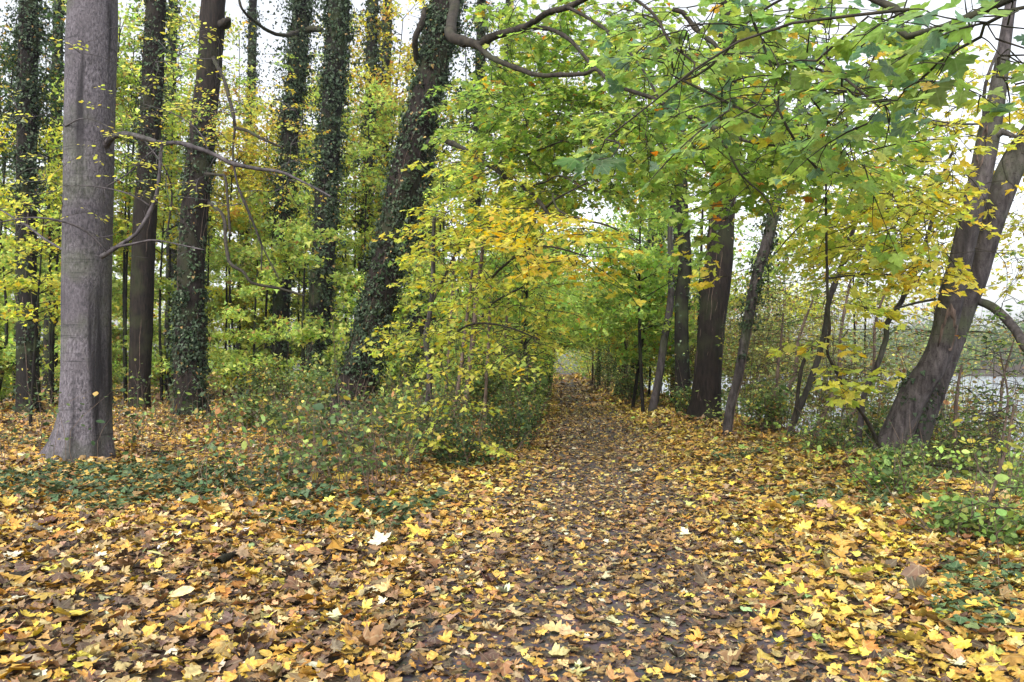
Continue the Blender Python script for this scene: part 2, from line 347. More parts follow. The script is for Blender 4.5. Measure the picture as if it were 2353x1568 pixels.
# ------------------------------------------------------------------ fallen leaves
def litter():
    b = Bag()
    def zone(y0, y1, D, fam, size, spread=.80, lay=.035):
        A = 0; n = int(D*((y1*spread+1)**2 - (y0*spread+1)**2)/spread)
        Y = np.sqrt(rng.uniform(((y0*spread+1)/spread)**2, ((y1*spread+1)/spread)**2, n)) - 1/spread
        X = rng.uniform(-1, 1, n)*(Y*spread+1)
        u = X - path_x(Y)
        keep = (u < 7.5) & ~((u < -1.6) & (Y > 34) & (rng.random(n) < .6))
        onp = np.exp(-(u/1.0)**2)
        bare = wob(X, Y, 2.3, 4.) + .5*wob(X, Y, 6., 1.)
        hole = (bare > .85) & (np.abs(u-.45) < .75) & (Y < 9)
        keep &= ~((rng.random(n) < .12*onp + .7*hole))
        keep &= ~((u < -1.2) & (Y < 8) & (bare > .55) & (rng.random(n) < .5))
        X, Y, u, onp = X[keep], Y[keep], u[keep], onp[keep]; n = len(X)
        c = pick(G_LITTER, n, .22); cs = pick(G_SIDE, n, .2); cp = pick(G_PATH, n, .22)
        side = (u > .9) | ((Y > 9) & (u > -2.6) & (u < -.9)); s = side & (rng.random(n) < .75); c[s] = cs[s]
        s = rng.random(n) < np.exp(-(u/1.15)**4)*.92*np.clip(1.25 - Y/70, .4, 1); c[s] = cp[s]
        s = (u < -1) & (Y < 7) & (rng.random(n) < .35); c[s] = cp[s]
        a = rng.uniform(0, 2*np.pi, n); tl = rng.normal(0, .28, (n, 2))*(1 - .4*onp)[:, None]
        nrm = np.column_stack([tl, np.ones(n)]); head = np.column_stack([np.cos(a), np.sin(a), -(tl[:, 0]*np.cos(a)+tl[:, 1]*np.sin(a))])
        flip = rng.random(n) < .4; nrm[flip] *= -1
        sz = size*np.exp(rng.normal(0, .34, n))*(1 - .25*onp)
        z = height(X, Y) + .012 + rng.random(n)**2*lay + np.abs(tl).sum(1)*sz*.18
        ctr = .4*sz[:, None]*head
        put_leaves(b, fam, np.column_stack([X, Y, z]) - ctr, head, nrm, sz, c)
    zone(2.6, 9, 380, F_CURL, .062)
    zone(2.6, 9, 60, F_OVAL+F_IVY, .066)
    zone(9, 18, 40, F_OVAL, .066)
    zone(2.6, 9, 26, F_CURL, .082, lay=.07)
    zone(9, 18, 260, F_MID, .070)
    zone(18, 34, 110, F_LOW, .095)
    zone(34, 62, 20, F_LOW, .20)
    zone(62, 140, 3, F_LOW, .4, .45)
    for (bx, by, br_, n) in ((-6.75, 12.6, .62, 420), (5.95, 12.9, .42, 260), (5.3, 22, .75, 200), (4.53, 17, .2, 70), (-3.9, 20, .8, 200)):     # leaves banked against the feet of the trees
        a = rng.uniform(0, 6.28, n); q = br_*rng.uniform(.6, 1.5, n); X = bx+np.cos(a)*q; Y = by+np.sin(a)*q; hh = np.clip(.16-.13*np.abs(q/br_-.9), 0, .16)*rng.random(n)
        o_ = np.column_stack([np.cos(a), np.sin(a), 0*a]); put_leaves(b, F_CURL, np.column_stack([X, Y, height(X, Y)+.02+hh]), rng.normal(0, 1, (n, 3))*[1, 1, .3], o_*.5+np.column_stack([rng.normal(0, .3, (n, 2)), np.ones(n)]), .075*np.exp(rng.normal(0, .3, n)), pick(G_LITTER, n, .2))
    n = 26000; Y = np.sqrt(rng.uniform(2.6**2, 11**2, n)); X = rng.uniform(-1, 1, n)*(Y*.8+.6); a = rng.uniform(0, 6.28, n)
    head = np.column_stack([np.cos(a), np.sin(a), rng.normal(0, .3, n)])
    put_leaves(b, F_CHIP, np.column_stack([X, Y, height(X, Y)+.010+rng.random(n)*.012]), head, np.column_stack([rng.normal(0, .4, (n, 2)), np.ones(n)]), .038*np.exp(rng.normal(0, .4, n)), pick([(3, .10, .065, .045), (3, .20, .125, .075), (2, .36, .25, .13), (1, .5, .4, .24)], n, .25))
    o = b.build('fallen_leaves', M_LITTER); tag(o, 'yellow and brown fallen maple leaves carpeting the woodland floor', 'leaf litter', kind='stuff')
litter()

# ------------------------------------------------------------------ generators
def P4(rows, Y, dY=0.):                    # rows (px, py, width px) -> x y z radius, drifting dY in depth from bottom to top
    out = []
    for k, (px, py, w) in enumerate(rows):
        y = Y + dY*k/max(1, len(rows)-1); p = P(px, py, y); out.append([*p, w*y/FPX/2])
    return np.array(out)
def P5(rows):                              # rows (px, py, width px, Y)
    return np.array([[*P(a, b, y), w*y/FPX/2] for (a, b, w, y) in rows])
def rooted(L, drop=.35, widen=1.0):        # take the first row down into the soil
    p = L[0].copy(); q = L[1]; g = float(height(p[0], p[1]))
    if p[2] > g:
        d = (q[:3]-p[:3]); d = d/max(abs(d[2]), .2)*np.sign(d[2] if d[2] else 1)
        k = np.clip(p[2]-g+drop, 0, 3)
        n = p.copy(); n[:2] -= np.clip(d[:2], -.5, .5)*k; n[2] = g-drop; n[3] *= widen
        return np.vstack([n, L])
    L = L.copy(); L[0, 2] = g-drop; return L
def base_of(L):
    return (L[0, 0], L[0, 1], float(height(L[0, 0], L[0, 1])))
def ivy_on(bag, L, t0, t1, dens, shag=.06, size=.075, pal=G_IVY, clump=1., fam=None, face=None):
    dens = dens*2.6; size = size*.85
    n0 = 400; S = smooth_line(L, n0); seg = np.linalg.norm(np.diff(S[:, :3], axis=0), axis=1); ln = seg.sum()
    n = int(dens*ln*(t1-t0)*2*np.pi*S[:, 3].mean())
    t = rng.uniform(t0, t1, n); i = (t*(n0-1)).astype(int); c = S[i, :3]; r = S[i, 3]
    T = np.gradient(S[:, :3], axis=0)[i]; T /= np.linalg.norm(T, axis=1)[:, None]
    a = rng.uniform(0, 2*np.pi, n)
    k = np.sin(a*2+t*ln*1.7)+np.sin(a*3-t*ln*3.1+1)+np.sin(t*ln*2.3+2) ; keep = rng.random(n) < np.clip(.48+.5*k*clump, .03, 1)
    ref = np.array([1., 0, 0]); U = ref-(T@ref)[:, None]*T; U /= np.linalg.norm(U, axis=1)[:, None]; Wv = np.cross(T, U)
    o = np.cos(a)[:, None]*U + np.sin(a)[:, None]*Wv
    off = rng.exponential(shag*.5, n)*(1+.8*np.clip(k, 0, 2))
    nc = max(3, n//22); ci = rng.integers(0, n, nc); co_ = rng.exponential(shag*1.7, nc)       # leafy side shoots
    w = rng.integers(0, nc, n); m_ = rng.random(n) < .55
    lean_ = (i[ci][w]); off2 = co_[w]*rng.random(n)
    p = c + o*(r*1.03+off)[:, None]
    p2 = c[ci][w] + o[ci][w]*(r[ci][w]+off2)[:, None] + rng.normal(0, 1, (n, 3))*(.05+.28*off2)[:, None]
    p = np.where(m_[:, None], p2, p); keep = keep | m_
    h = np.array([0, 0, -1.]) + o*.5 + rng.normal(0, .5, (n, 3)); nr = o + np.array([0, 0, .5]) + rng.normal(0, .35, (n, 3))
    s = size*np.exp(rng.normal(0, .25, n))
    put_leaves(bag, fam or F_IVY, p[keep], h[keep], nr[keep], s[keep], pick(pal, n)[keep])
def vines(bag, L, t0, t1, n, w=.009):
    S = smooth_line(L, 160)
    for k in range(n):
        a0 = rng.uniform(0, 6.28); i = np.arange(int(t0*159), int(t1*rng.uniform(.5, 1)*159)+2, 3); i = i[i < 160]
        if len(i) < 4: continue
        a = a0 + np.cumsum(rng.normal(0, .10, len(i))); r = S[i, 3]*1.02+w*.5
        c = S[i, :3] + np.column_stack([np.cos(a)*r, np.sin(a)*r, 0*r])
        tube(bag, np.column_stack([c, np.full(len(i), w)*np.linspace(1, .5, len(i))]), 5, cap=False)

def spray(lb, tb, o, d, ln, ls, pal, fam, twig=True, droop=.25, node=.085, side=True, normal_up=1.0):
    """one leafy shoot: pairs of leaves on petioles along a twig, plus side shoots"""
    d = d/np.linalg.norm(d); m = max(3, int(ln/node)); t = np.linspace(0, 1, m)
    bend = rng.normal(0, .12, 3); bend[2] = -droop*rng.uniform(.4, 1.5)
    pts = o + d*ln*t[:, None] + bend*ln*(t**2)[:, None]
    if twig: tube(tb, np.column_stack([pts, np.linspace(.0045, .0018, m)*(1+ln)]), 4, cap=False)
    pos, head, nr = [], [], []
    lat = np.cross(d, [0, 0, 1.]); lat /= np.linalg.norm(lat)+1e-9
    for k in range(1, m):
        for s in (-1, 1):
            if rng.random() < .12: continue
            pd = lat*s*rng.uniform(.5, 1.) + d*rng.uniform(.1, .7) + np.array([0, 0, rng.uniform(-.45, .25)]); pd /= np.linalg.norm(pd)
            pl = ls*rng.uniform(.4, .9); q = pts[k] + pd*pl
            if twig and ls > .09: tube(tb, np.array([[*pts[k], .0014], [*q, .001]]), 3, cap=False)
            pos.append(q); head.append(pd + np.array([0, 0, -droop*rng.uniform(.3, 2.)])); nr.append(np.array([0, 0, normal_up]) + rng.normal(0, .32, 3))
        if side and k % 2 == 0 and k < m-1 and rng.random() < .75:
            s = rng.choice([-1, 1]); sd = d*.7 + lat*s*rng.uniform(.5, 1.) + np.array([0, 0, rng.uniform(-.2, .15)])
            spray(lb, tb, pts[k], sd, ln*rng.uniform(.3, .55)*(1-.4*t[k]), ls*.92, pal, fam, twig, droop, node, False)
    pos.append(pts[-1]); head.append(d + np.array([0, 0, -droop])); nr.append(np.array([0, 0, 1.])+rng.normal(0, .3, 3))
    n = len(pos); put_leaves(lb, fam, np.array(pos), np.array(head), np.array(nr), ls*np.exp(rng.normal(0, .2, n)), pick(pal, n))
def poly_points(poly, n):
    p = np.array(poly, float); lo, hi = p.min(0), p.max(0); out = []
    while len(out) < n:
        q = rng.uniform(lo, hi); c = False; j = len(p)-1
        for i in range(len(p)):
            if ((p[i, 1] > q[1]) != (p[j, 1] > q[1])) and q[0] < (p[j, 0]-p[i, 0])*(q[1]-p[i, 1])/(p[j, 1]-p[i, 1]+1e-12)+p[i, 0]: c = not c
            j = i
        if c: out.append(q)
    return np.array(out)
class Crown:
    """branches measured from the photograph plus leafy shoots hooked to the nearest wood"""
    def __init__(s): s.lb = Bag(); s.tb = Bag(); s.sk = []; s.br = []
    def wood(s, L, seg=6, bag=None, n=None, rough=.05):
        S = smooth_line(L, n or max(6, int(np.linalg.norm(np.diff(L[:, :3], axis=0), axis=1).sum()/.12)))
        if bag is None: bag = Bag(); s.br.append(bag)
        if len(S) > 8:
            kk = np.cumsum(rng.normal(0, 1, (len(S), 3)), 0); kk -= np.linspace(0, 1, len(S))[:, None]*kk[-1]; S = S.copy(); S[:, :3] += kk*S[:, 3:4]*.09
            S[:, 3] *= 1 + .22*(rng.random(len(S)) > .86)
        ln_ = np.linalg.norm(np.diff(S[:, :3], axis=0), axis=1).sum()
        for q in range(int(ln_*2.2)):                       # bare side twigs with a kink and a fork
            i = rng.integers(len(S)//6, len(S)); d0 = S[min(i+1, len(S)-1), :3]-S[i-1, :3]; d0 /= np.linalg.norm(d0)+1e-9; v = d0*.6 + rng.normal(0, .6, 3); v[2] += .15; v /= np.linalg.norm(v); l_ = rng.uniform(.15, .6); r_ = min(.006, S[i, 3]*.5)
            a_ = S[i, :3]; b_ = a_+v*l_*.45; v2 = v+rng.normal(0, .35, 3); c_ = b_+v2*l_*.55; e_ = b_+(v+rng.normal(0, .6, 3))*l_*.35
            tube(bag, np.array([[*a_, r_], [*b_, r_*.7], [*c_, r_*.3]]), 4, cap=False); tube(bag, np.array([[*b_, r_*.6], [*e_, r_*.25]]), 3, cap=False)
        tube(bag, S, seg, rough, seed=rng.uniform(0, 9)); s.sk += list(S[:, :3]); return S
    def fill(s, poly, Y0, Y1, n, ls, pal, fam, ln=.6, twig=True, droop=.25, reach=2.2, node=.085, zmin=None):
        q = poly_points(poly, n); pts = PP(q[:, 0], q[:, 1], rng.uniform(Y0, Y1, n))
        if zmin is not None: pts = pts[pts[:, 2] > height(pts[:, 0], pts[:, 1])+zmin]
        sk = np.array(s.sk) if s.sk else pts[:1]
        dmin = np.array([np.min(np.sum((sk-p)**2, 1)) for p in pts]); extra = []
        for p in pts[np.argsort(dmin)]:
            sk2 = np.vstack([sk]+([np.array(extra)] if extra else [])); D = sk2-p; j = np.argmin(np.sum(D**2, 1)); a = sk2[j]; v = p-a; dist = np.linalg.norm(v)
            if dist > .05 and twig:
                mid = (a+p)/2 + rng.normal(0, .08, 3)*dist + np.array([0, 0, .06*dist])
                S = smooth_line(np.array([[*a, .004+.0035*dist], [*mid, .004+.002*dist], [*p, .004]]), 7); tube(s.tb, S, 4, cap=False); extra += list(S[1:, :3])
            d = v/(dist+1e-6)*.8 + rng.normal(0, .45, 3)*[1, 1, .25]; d[2] *= .35
            spray(s.lb, s.tb, p, d, ln*rng.uniform(.6, 1.3), ls, pal, fam, twig, droop, node)
        s.sk += extra
    def branches(s, par, name='branch', mat=None):
        for b in s.br: b.build(name, mat or M_TWIG, par, True)
        s.br = []
    def build(s, par, twigs='twigs', foliage='foliage', lm=None, tm=None):
        s.branches(par)
        s.tb.build(twigs, tm or M_TWIG, par, True); s.lb.build(foliage, lm or M_LEAF, par)

def cloud(bag, centres, rad, n, size, pal, fam, flat=.6, jit=.1):
    """n leaves in clumps round each centre"""
    c = np.asarray(centres); k = rng.integers(0, len(c), n); r = rad if np.ndim(rad) else np.full(len(c), rad)
    p = c[k] + rng.normal(0, 1, (n, 3))*np.array([1, 1, flat])*r[k][:, None]*.55
    cj = np.exp(rng.normal(0, jit*1.5, len(c)))[k][:, None]
    cc = pick(pal, n)*cj; ok = p[:, 2] > height(p[:, 0], p[:, 1])+.02
    uu = np.abs(p[:, 0]-path_x(p[:, 1])); ok &= ~((p[:, 1] > 12) & (p[:, 1] < 260) & (uu < 1.15+.004*p[:, 1]) & (p[:, 1] < 170) & (p[:, 2] < 2.1+.016*p[:, 1]))
    h = rng.normal(0, 1, (n, 3))*[1, 1, .5] + [0, 0, -.3]; nr = rng.normal(0, .55, (n, 3)) + [0, 0, 1.]
    put_leaves(bag, fam, p[ok], h[ok], nr[ok], (size*np.exp(rng.normal(0, .25, n)))[ok], cc[ok])

def big_tree(name, rows, Y, label, cat, group, mat, dY=0., seg=28, rough=.05, ridges=0., flare=(), ivy=None, vn=0, up=3.5, basew=1.15, leaf=.085):
    L = P4(rows, Y, dY); 
    tip = L[-1].copy(); d = L[-1]-L[-2]; d = d/np.linalg.norm(d[:3])*up; tip[:3] += d[:3]; tip[3] *= .7
    L = rooted(np.vstack([L, tip]), widen=basew)
    t = thing(name, base_of(L), label, cat, group)
    b = Bag(); S = smooth_line(L, max(40, int(np.linalg.norm(np.diff(L[:, :3], axis=0), axis=1).sum()/.10)))
    tube(b, S, seg, rough, flare, seed=Y+rows[0][0], ridges=ridges); b.build('trunk', mat, t, True)
    if ivy:
        ib = Bag()
        for (t0, t1, dn, shag) in ivy: ivy_on(ib, L, t0, t1, dn, shag, leaf)
        ib.build('ivy', M_IVY, t)
    if vn:
        vb = Bag(); vines(vb, L, .03, .85, vn); vb.build('vine_stems', M_STEM, t, True)
    return t, L

# ------------------------------------------------------------------ the named trees, left of the path
GL, GR = 'tall trees left of the path', 'trees between the path and the lake'
beech, LB = big_tree('beech_tree', [(193, 1062, 128), (196, 1000, 112), (198, 930, 106), (199, 784, 103), (200, 600, 105), (204, 400, 106), (208, 200, 106), (213, 20, 106)], 12.6,
    'thick smooth grey beech trunk with flaring roots at the left', 'tree', GL, M_BEECH, seg=48, rough=.014, basew=1.12,
    flare=[(3.15, .85, .46, .36), (3.9, .42, .42, .24), (4.65, .34, .45, .22), (5.35, .34, .40, .22), (.1, .12, .5, .3), (1.5, .3, .4, .5)], up=3)
crb = Crown()
def br(cr, rows, seg=8, bag=None): return cr.wood(P5(rows), seg)
bb = Bag()
br(crb, [(214, 352, 26, 12.6), (240, 336, 20, 12.5), (254, 318, 15, 12.35), (272, 309, 13, 12.2), (300, 308, 12, 12.1), (335, 316, 12, 12), (372, 330, 11, 12), (410, 328, 10, 12), (450, 340, 11, 11.9), (490, 355, 10, 11.9), (530, 374, 10, 11.8), (590, 388, 9, 11.8), (640, 394, 7, 11.7), (700, 420, 5, 11.6), (760, 452, 4, 11.5)], 10, bb)
br(crb, [(235, 590, 12, 12.2), (252, 580, 10, 12), (292, 556, 10, 12), (318, 536, 9, 12), (340, 500, 9, 12), (354, 470, 9, 12), (364, 430, 8, 12), (368, 380, 7, 12), (372, 334, 5, 12)], 8, bb)
br(crb, [(246, 580, 6, 12), (215, 545, 5, 11.9), (180, 522, 5, 11.8), (130, 506, 5, 11.7), (80, 500, 4, 11.6), (28, 505, 3, 11.5), (-30, 520, 3, 11.4)], 6, bb)
br(crb, [(150, 578, 6, 12.6), (110, 555, 6, 13), (70, 525, 5, 13.4), (30, 500, 4, 13.6), (-20, 470, 3, 14)], 6, bb)
br(crb, [(255, 570, 5, 12), (300, 562, 5, 11.9), (350, 552, 4, 11.8), (400, 560, 3, 11.7), (470, 575, 2.5, 11.6)], 6, bb)
br(crb, [(150, 428, 3, 12.2), (200, 428, 3, 11.9), (260, 436, 3.5, 11.9), (310, 452, 3.5, 11.9), (342, 472, 4, 12)], 5, bb)
br(crb, [(245, 430, 4, 12.2), (300, 395, 3, 12), (335, 360, 3, 12), (372, 332, 3, 12)], 5, bb)
br(crb, [(150, 290, 4, 12.3), (190, 272, 3, 12), (230, 282, 3, 12), (262, 300, 3, 12)], 5, bb)
br(crb, [(330, 320, 3, 12), (380, 390, 3, 12), (395, 450, 4, 12.4), (385, 530, 4, 12.8)], 5, bb)
br(crb, [(480, 350, 4, 12), (455, 300, 3, 12), (400, 262, 2.5, 12), (330, 240, 2, 12)], 5, bb)
br(crb, [(535, 376, 4, 12), (550, 440, 4, 12), (575, 500, 4, 12.2), (600, 560, 3.5, 12.4), (600, 620, 3, 12.6)], 5, bb)
crb.branches(beech, 'dead_branch', M_DEAD)
for poly, n in (([(180, 60), (330, 60), (330, 300), (180, 300)], 7), ([(250, 250), (700, 250), (720, 480), (250, 480)], 46), ([(20, 250), (150, 250), (150, 480), (20, 480)], 14), ([(150, 300), (250, 300), (250, 600), (150, 600)], 8), ([(330, 60), (560, 60), (560, 300), (330, 300)], 30)):
    crb.fill(poly, 11.4, 12.3, n, .062, G_PALE, F_OVAL, .45, True, .15, 1.6, .10)
crb.tb.build('twigs', M_DEAD, beech, True); crb.lb.build('sparse_leaves', M_LEAF, beech)
ib = Bag(); ivy_on(ib, LB[:4], .0, .35, 60, .05, .07); ib.build('ivy', M_IVY, beech)

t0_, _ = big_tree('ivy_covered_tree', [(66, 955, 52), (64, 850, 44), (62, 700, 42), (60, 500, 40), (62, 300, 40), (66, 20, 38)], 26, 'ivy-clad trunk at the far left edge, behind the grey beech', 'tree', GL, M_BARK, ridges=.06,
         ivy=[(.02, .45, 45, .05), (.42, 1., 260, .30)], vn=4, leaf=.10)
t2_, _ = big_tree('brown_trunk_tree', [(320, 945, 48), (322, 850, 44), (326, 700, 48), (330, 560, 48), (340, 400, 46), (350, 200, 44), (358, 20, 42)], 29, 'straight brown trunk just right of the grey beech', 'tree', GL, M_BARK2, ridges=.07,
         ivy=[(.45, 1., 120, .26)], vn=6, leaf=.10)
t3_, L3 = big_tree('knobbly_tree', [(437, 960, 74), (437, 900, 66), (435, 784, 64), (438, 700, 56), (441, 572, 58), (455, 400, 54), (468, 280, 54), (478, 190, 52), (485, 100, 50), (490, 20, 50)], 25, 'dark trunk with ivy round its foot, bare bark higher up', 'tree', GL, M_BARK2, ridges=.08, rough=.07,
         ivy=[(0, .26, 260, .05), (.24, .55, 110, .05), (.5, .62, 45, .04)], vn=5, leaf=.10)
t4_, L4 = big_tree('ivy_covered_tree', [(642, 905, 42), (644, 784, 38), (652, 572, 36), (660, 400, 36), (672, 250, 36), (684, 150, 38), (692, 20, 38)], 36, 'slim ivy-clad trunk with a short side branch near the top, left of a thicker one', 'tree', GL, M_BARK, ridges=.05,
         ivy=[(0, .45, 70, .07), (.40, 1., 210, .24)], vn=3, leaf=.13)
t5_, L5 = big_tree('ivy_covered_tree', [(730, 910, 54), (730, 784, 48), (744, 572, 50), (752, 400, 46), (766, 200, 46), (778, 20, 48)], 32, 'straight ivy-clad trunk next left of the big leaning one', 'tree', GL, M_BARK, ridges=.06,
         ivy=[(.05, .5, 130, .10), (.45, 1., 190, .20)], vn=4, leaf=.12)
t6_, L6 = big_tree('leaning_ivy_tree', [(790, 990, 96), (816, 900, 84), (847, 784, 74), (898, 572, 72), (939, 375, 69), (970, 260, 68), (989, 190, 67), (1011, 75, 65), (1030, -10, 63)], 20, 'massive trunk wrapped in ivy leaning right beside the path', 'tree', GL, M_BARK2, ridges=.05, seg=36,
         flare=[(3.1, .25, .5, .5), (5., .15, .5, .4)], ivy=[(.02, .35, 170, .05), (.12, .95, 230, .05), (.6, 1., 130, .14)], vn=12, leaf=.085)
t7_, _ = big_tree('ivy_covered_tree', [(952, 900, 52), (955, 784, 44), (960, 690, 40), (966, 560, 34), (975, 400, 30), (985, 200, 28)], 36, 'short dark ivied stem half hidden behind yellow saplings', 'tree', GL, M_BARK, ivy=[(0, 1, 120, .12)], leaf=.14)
# far thin ivied trunks high between the big ones
for k, (x0, x1, Y, w, lb) in enumerate([(838, 850, 44, 30, 'ivied trunk seen between the straight and the leaning ivy trees, left one'), (872, 884, 48, 26, 'ivied trunk close against the leaning ivy tree, right one of two'),
        (1085, 1100, 42, 26, 'thin dark trunk behind the green maple leaves above the saplings'), (560, 575, 52, 22, 'faint thin trunk deep in the wood between two dark ones'), (120, 128, 40, 26, 'dark trunk right behind the grey beech, on its left side'),
        (1170, 1165, 60, 24, 'far trunk in the green thicket left of the path'), (395, 392, 48, 24, 'far trunk between the brown and the knobbly one')]):
    big_tree('background_tree', [(x0-6, 900, w*1.2), (x0, 600, w), (x1, 300, w*.9), (x1+6, 20, w*.8)], Y, lb, 'tree', 'far trunks in the wood', M_BARK, seg=14, ridges=.05, ivy=[(.35, .95, 60, .25)], leaf=.16)

# side branches of the knobbly, slim and straight trees
cr3 = Crown(); b3 = Bag()
br(cr3, [(505, 60, 24, 25), (520, 52, 20, 24.5), (524, 45, 12, 24)], 10, b3)
br(cr3, [(490, 130, 10, 25), (515, 180, 8, 21), (527, 220, 8, 20), (537, 270, 8, 19), (540, 292, 8, 19), (566, 300, 7, 18.5), (600, 318, 6, 18), (650, 340, 5, 18)], 7, b3)
br(cr3, [(480, 468, 9, 25), (500, 480, 8, 22), (515, 500, 8, 20), (520, 560, 8, 19), (530, 605, 8, 18.5), (560, 625, 7, 18), (580, 650, 7, 18), (640, 662, 6, 18), (700, 680, 4, 17.6)], 7, b3)
br(cr3, [(470, 400, 8, 25), (500, 402, 6, 21), (515, 410, 6, 20), (522, 470, 6, 19.5), (530, 540, 5, 19)], 6, b3)
br(cr3, [(540, 292, 6, 19), (536, 350, 5, 18.8), (545, 420, 5, 18.6), (570, 480, 5, 18.4), (600, 560, 4, 18.2), (640, 640, 3, 18)], 6, b3)
cr3.fill([(440, 80), (640, 130), (600, 260), (440, 260)], 18, 24, 26, .075, G_CANOPY[:4], F_MID, .7, True, .3, 3)
cr3.fill([(500, 200), (660, 180), (700, 420), (520, 440)], 18, 22, 30, .07, G_TOP, F_LOW, .7, True, .3, 3)
cr3.build(t3_)
b4 = Bag(); cr4 = Crown()
br(cr4, [(690, 70, 10, 36), (655, 80, 9, 33), (615, 70, 8, 32), (580, 48, 7, 31), (556, 20, 6, 30), (545, -20, 5, 30)], 7, b4)
br(cr4, [(690, 78, 16, 36), (715, 68, 16, 35.6), (740, 70, 12, 35)], 8, b4)
cr4.branches(t4_)
def brw(cr, rows, seg=8, bag=None): return cr.wood(P5([(a, b_, w*1.08, y) for (a, b_, w, y) in rows]), seg)
b6 = Bag(); cr6 = Crown()
brw(cr6, [(1045, -60, 24, 18), (1042, 15, 22, 17), (1036, 60, 22, 16), (1033, 84, 22, 15.5), (1050, 95, 22, 15.2), (1075, 98, 19, 15), (1100, 105, 18, 14.8), (1112, 95, 17, 14.6), (1150, 78, 16, 14.3), (1200, 65, 16, 14), (1225, 50, 14, 13.7), (1255, 30, 14, 13.4), (1310, 16, 13, 13), (1370, -20, 12, 12.5)], 14, b6)
brw(cr6, [(1098, 106, 15, 14.8), (1112, 118, 12, 14.5), (1130, 133, 12, 14), (1160, 147, 11, 13.4), (1200, 160, 11, 13), (1240, 171, 10, 12.5), (1300, 172, 10, 12), (1345, 170, 9, 11.6), (1370, 160, 8, 11.3), (1400, 188, 8, 11), (1450, 208, 9, 10.6), (1500, 225, 9, 10.2), (1545, 250, 9, 9.9), (1600, 272, 9, 9.6), (1660, 300, 8, 9.3), (1720, 325, 7, 9.), (1820, 340, 4, 8.6)], 10, b6)
brw(cr6, [(1200, 64, 10, 14), (1250, 62, 9, 13.6), (1300, 85, 9, 13), (1335, 120, 8, 12.4), (1355, 145, 8, 12), (1370, 160, 7, 11.3)], 8, b6)
br(cr6, [(1305, 17, 8, 13), (1350, 40, 8, 12.6), (1390, 68, 8, 12), (1420, 100, 7, 11.5), (1450, 125, 6, 11)], 7, b6)
br(cr6, [(1545, 22, 10, 10), (1570, 30, 11, 10), (1600, 70, 10, 10), (1640, 100, 10, 9.8), (1655, 115, 9, 9.7), (1700, 125, 7, 9.4), (1760, 140, 5, 9)], 9, b6)
br(cr6, [(1655, 115, 7, 9.7), (1665, 140, 6, 9.6), (1672, 160, 5, 9.5)], 6, b6)
br(cr6, [(1450, 125, 6, 11), (1480, 165, 6, 10.6), (1520, 235, 6, 10), (1560, 290, 6, 10), (1590, 330, 5, 9.7), (1620, 380, 5, 9.5)], 6, b6)
brw(cr6, [(985, 330, 16, 19.5), (1012, 322, 12, 18.5), (1040, 330, 12, 17.5), (1080, 350, 11, 16.5), (1110, 372, 11, 16), (1140, 388, 10, 15.5), (1160, 405, 10, 15), (1175, 418, 10, 15), (1205, 432, 9, 14.5), (1230, 455, 9, 14), (1252, 478, 9, 13.7), (1262, 500, 6, 13.6)], 9, b6)
br(cr6, [(1254, 478, 7, 13.7), (1275, 460, 6, 13.4), (1310, 440, 5, 13), (1350, 420, 4, 12.6)], 6, b6)
br(cr6, [(1100, 357, 5, 16), (1150, 350, 4, 15.5), (1190, 335, 4, 15), (1270, 300, 3, 14)], 6, b6)
br(cr6, [(1130, 378, 6, 15.6), (1170, 370, 5, 15), (1220, 352, 5, 14.4), (1290, 325, 4, 13.6)], 6, b6)
br(cr6, [(1205, 432, 5, 14.5), (1250, 420, 4, 14), (1290, 405, 4, 13.5), (1350, 440, 3, 13)], 6, b6)
br(cr6, [(1270, 450, 5, 13.4), (1285, 485, 5, 13.2), (1340, 505, 5, 13), (1400, 520, 4, 12.7), (1470, 560, 3, 12.4)], 6, b6)
br(cr6, [(975, 20, 9, 19.5), (970, 50, 13, 19.3), (953, 90, 14, 19.4), (958, 140, 12, 19.8)], 8, b6)
cr6.fill([(1130, 10), (1500, 0), (1560, 250), (1350, 330), (1150, 330), (1110, 200)], 13.5, 18, 240, .105, G_CANOPY, F_HI, .75, True, .28, 3)
cr6.fill([(1100, 180), (1450, 250), (1560, 420), (1330, 470), (1100, 400), (1060, 260)], 13.5, 18.5, 240, .105, G_CANOPY, F_MID, .75, True, .28, 3)
cr6.fill([(1050, 330), (1250, 380), (1280, 520), (1020, 520)], 13, 16.5, 60, .095, G_YG, F_MID, .7, True, .28, 3)
cr6.fill([(1400, 100), (1750, 80), (1850, 340), (1600, 400), (1400, 380)], 10, 13.5, 150, .10, G_CANOPY, F_HI, .75, True, .28, 3)
cr6.build(t6_)

# ------------------------------------------------------------------ the maple that hangs over the camera from beyond the right edge
om = thing('overhanging_maple', (4.6, 3.2, float(height(4.6, 3.2))), 'green maple boughs with big lobed leaves hanging into the top of the view', 'tree')
cm = Crown(); tb = Bag()
TL = np.array([[4.6, 3.2, -.4, .17], [4.65, 3.3, 1.5, .14], [4.6, 3.5, 3.5, .12], [4.5, 3.7, 5.5, .09], [4.3, 4., 7.5, .05]]); tube(tb, smooth_line(TL, 40), 16, .04, seed=3); tb.build('trunk', M_GREY, om, True)
def bough(rows, start=None, seg=7):
    L = P5(rows)
    if start is not None: L = np.vstack([start, L])
    return cm.wood(L, seg)
S0 = bough([(2180, 60, 18, 4.6), (2060, 20, 17, 5), (1900, -40, 16, 5.5), (1700, -30, 14, 6), (1600, -60, 12, 6.3)], [4.55, 3.6, 4.4, .06])
bough([(1995, 38, 5, 5.2), (1950, 75, 5, 5.3), (1908, 112, 6, 5.4), (1880, 139, 6, 5.5), (1840, 138, 4, 5.6), (1790, 150, 3, 5.7)])
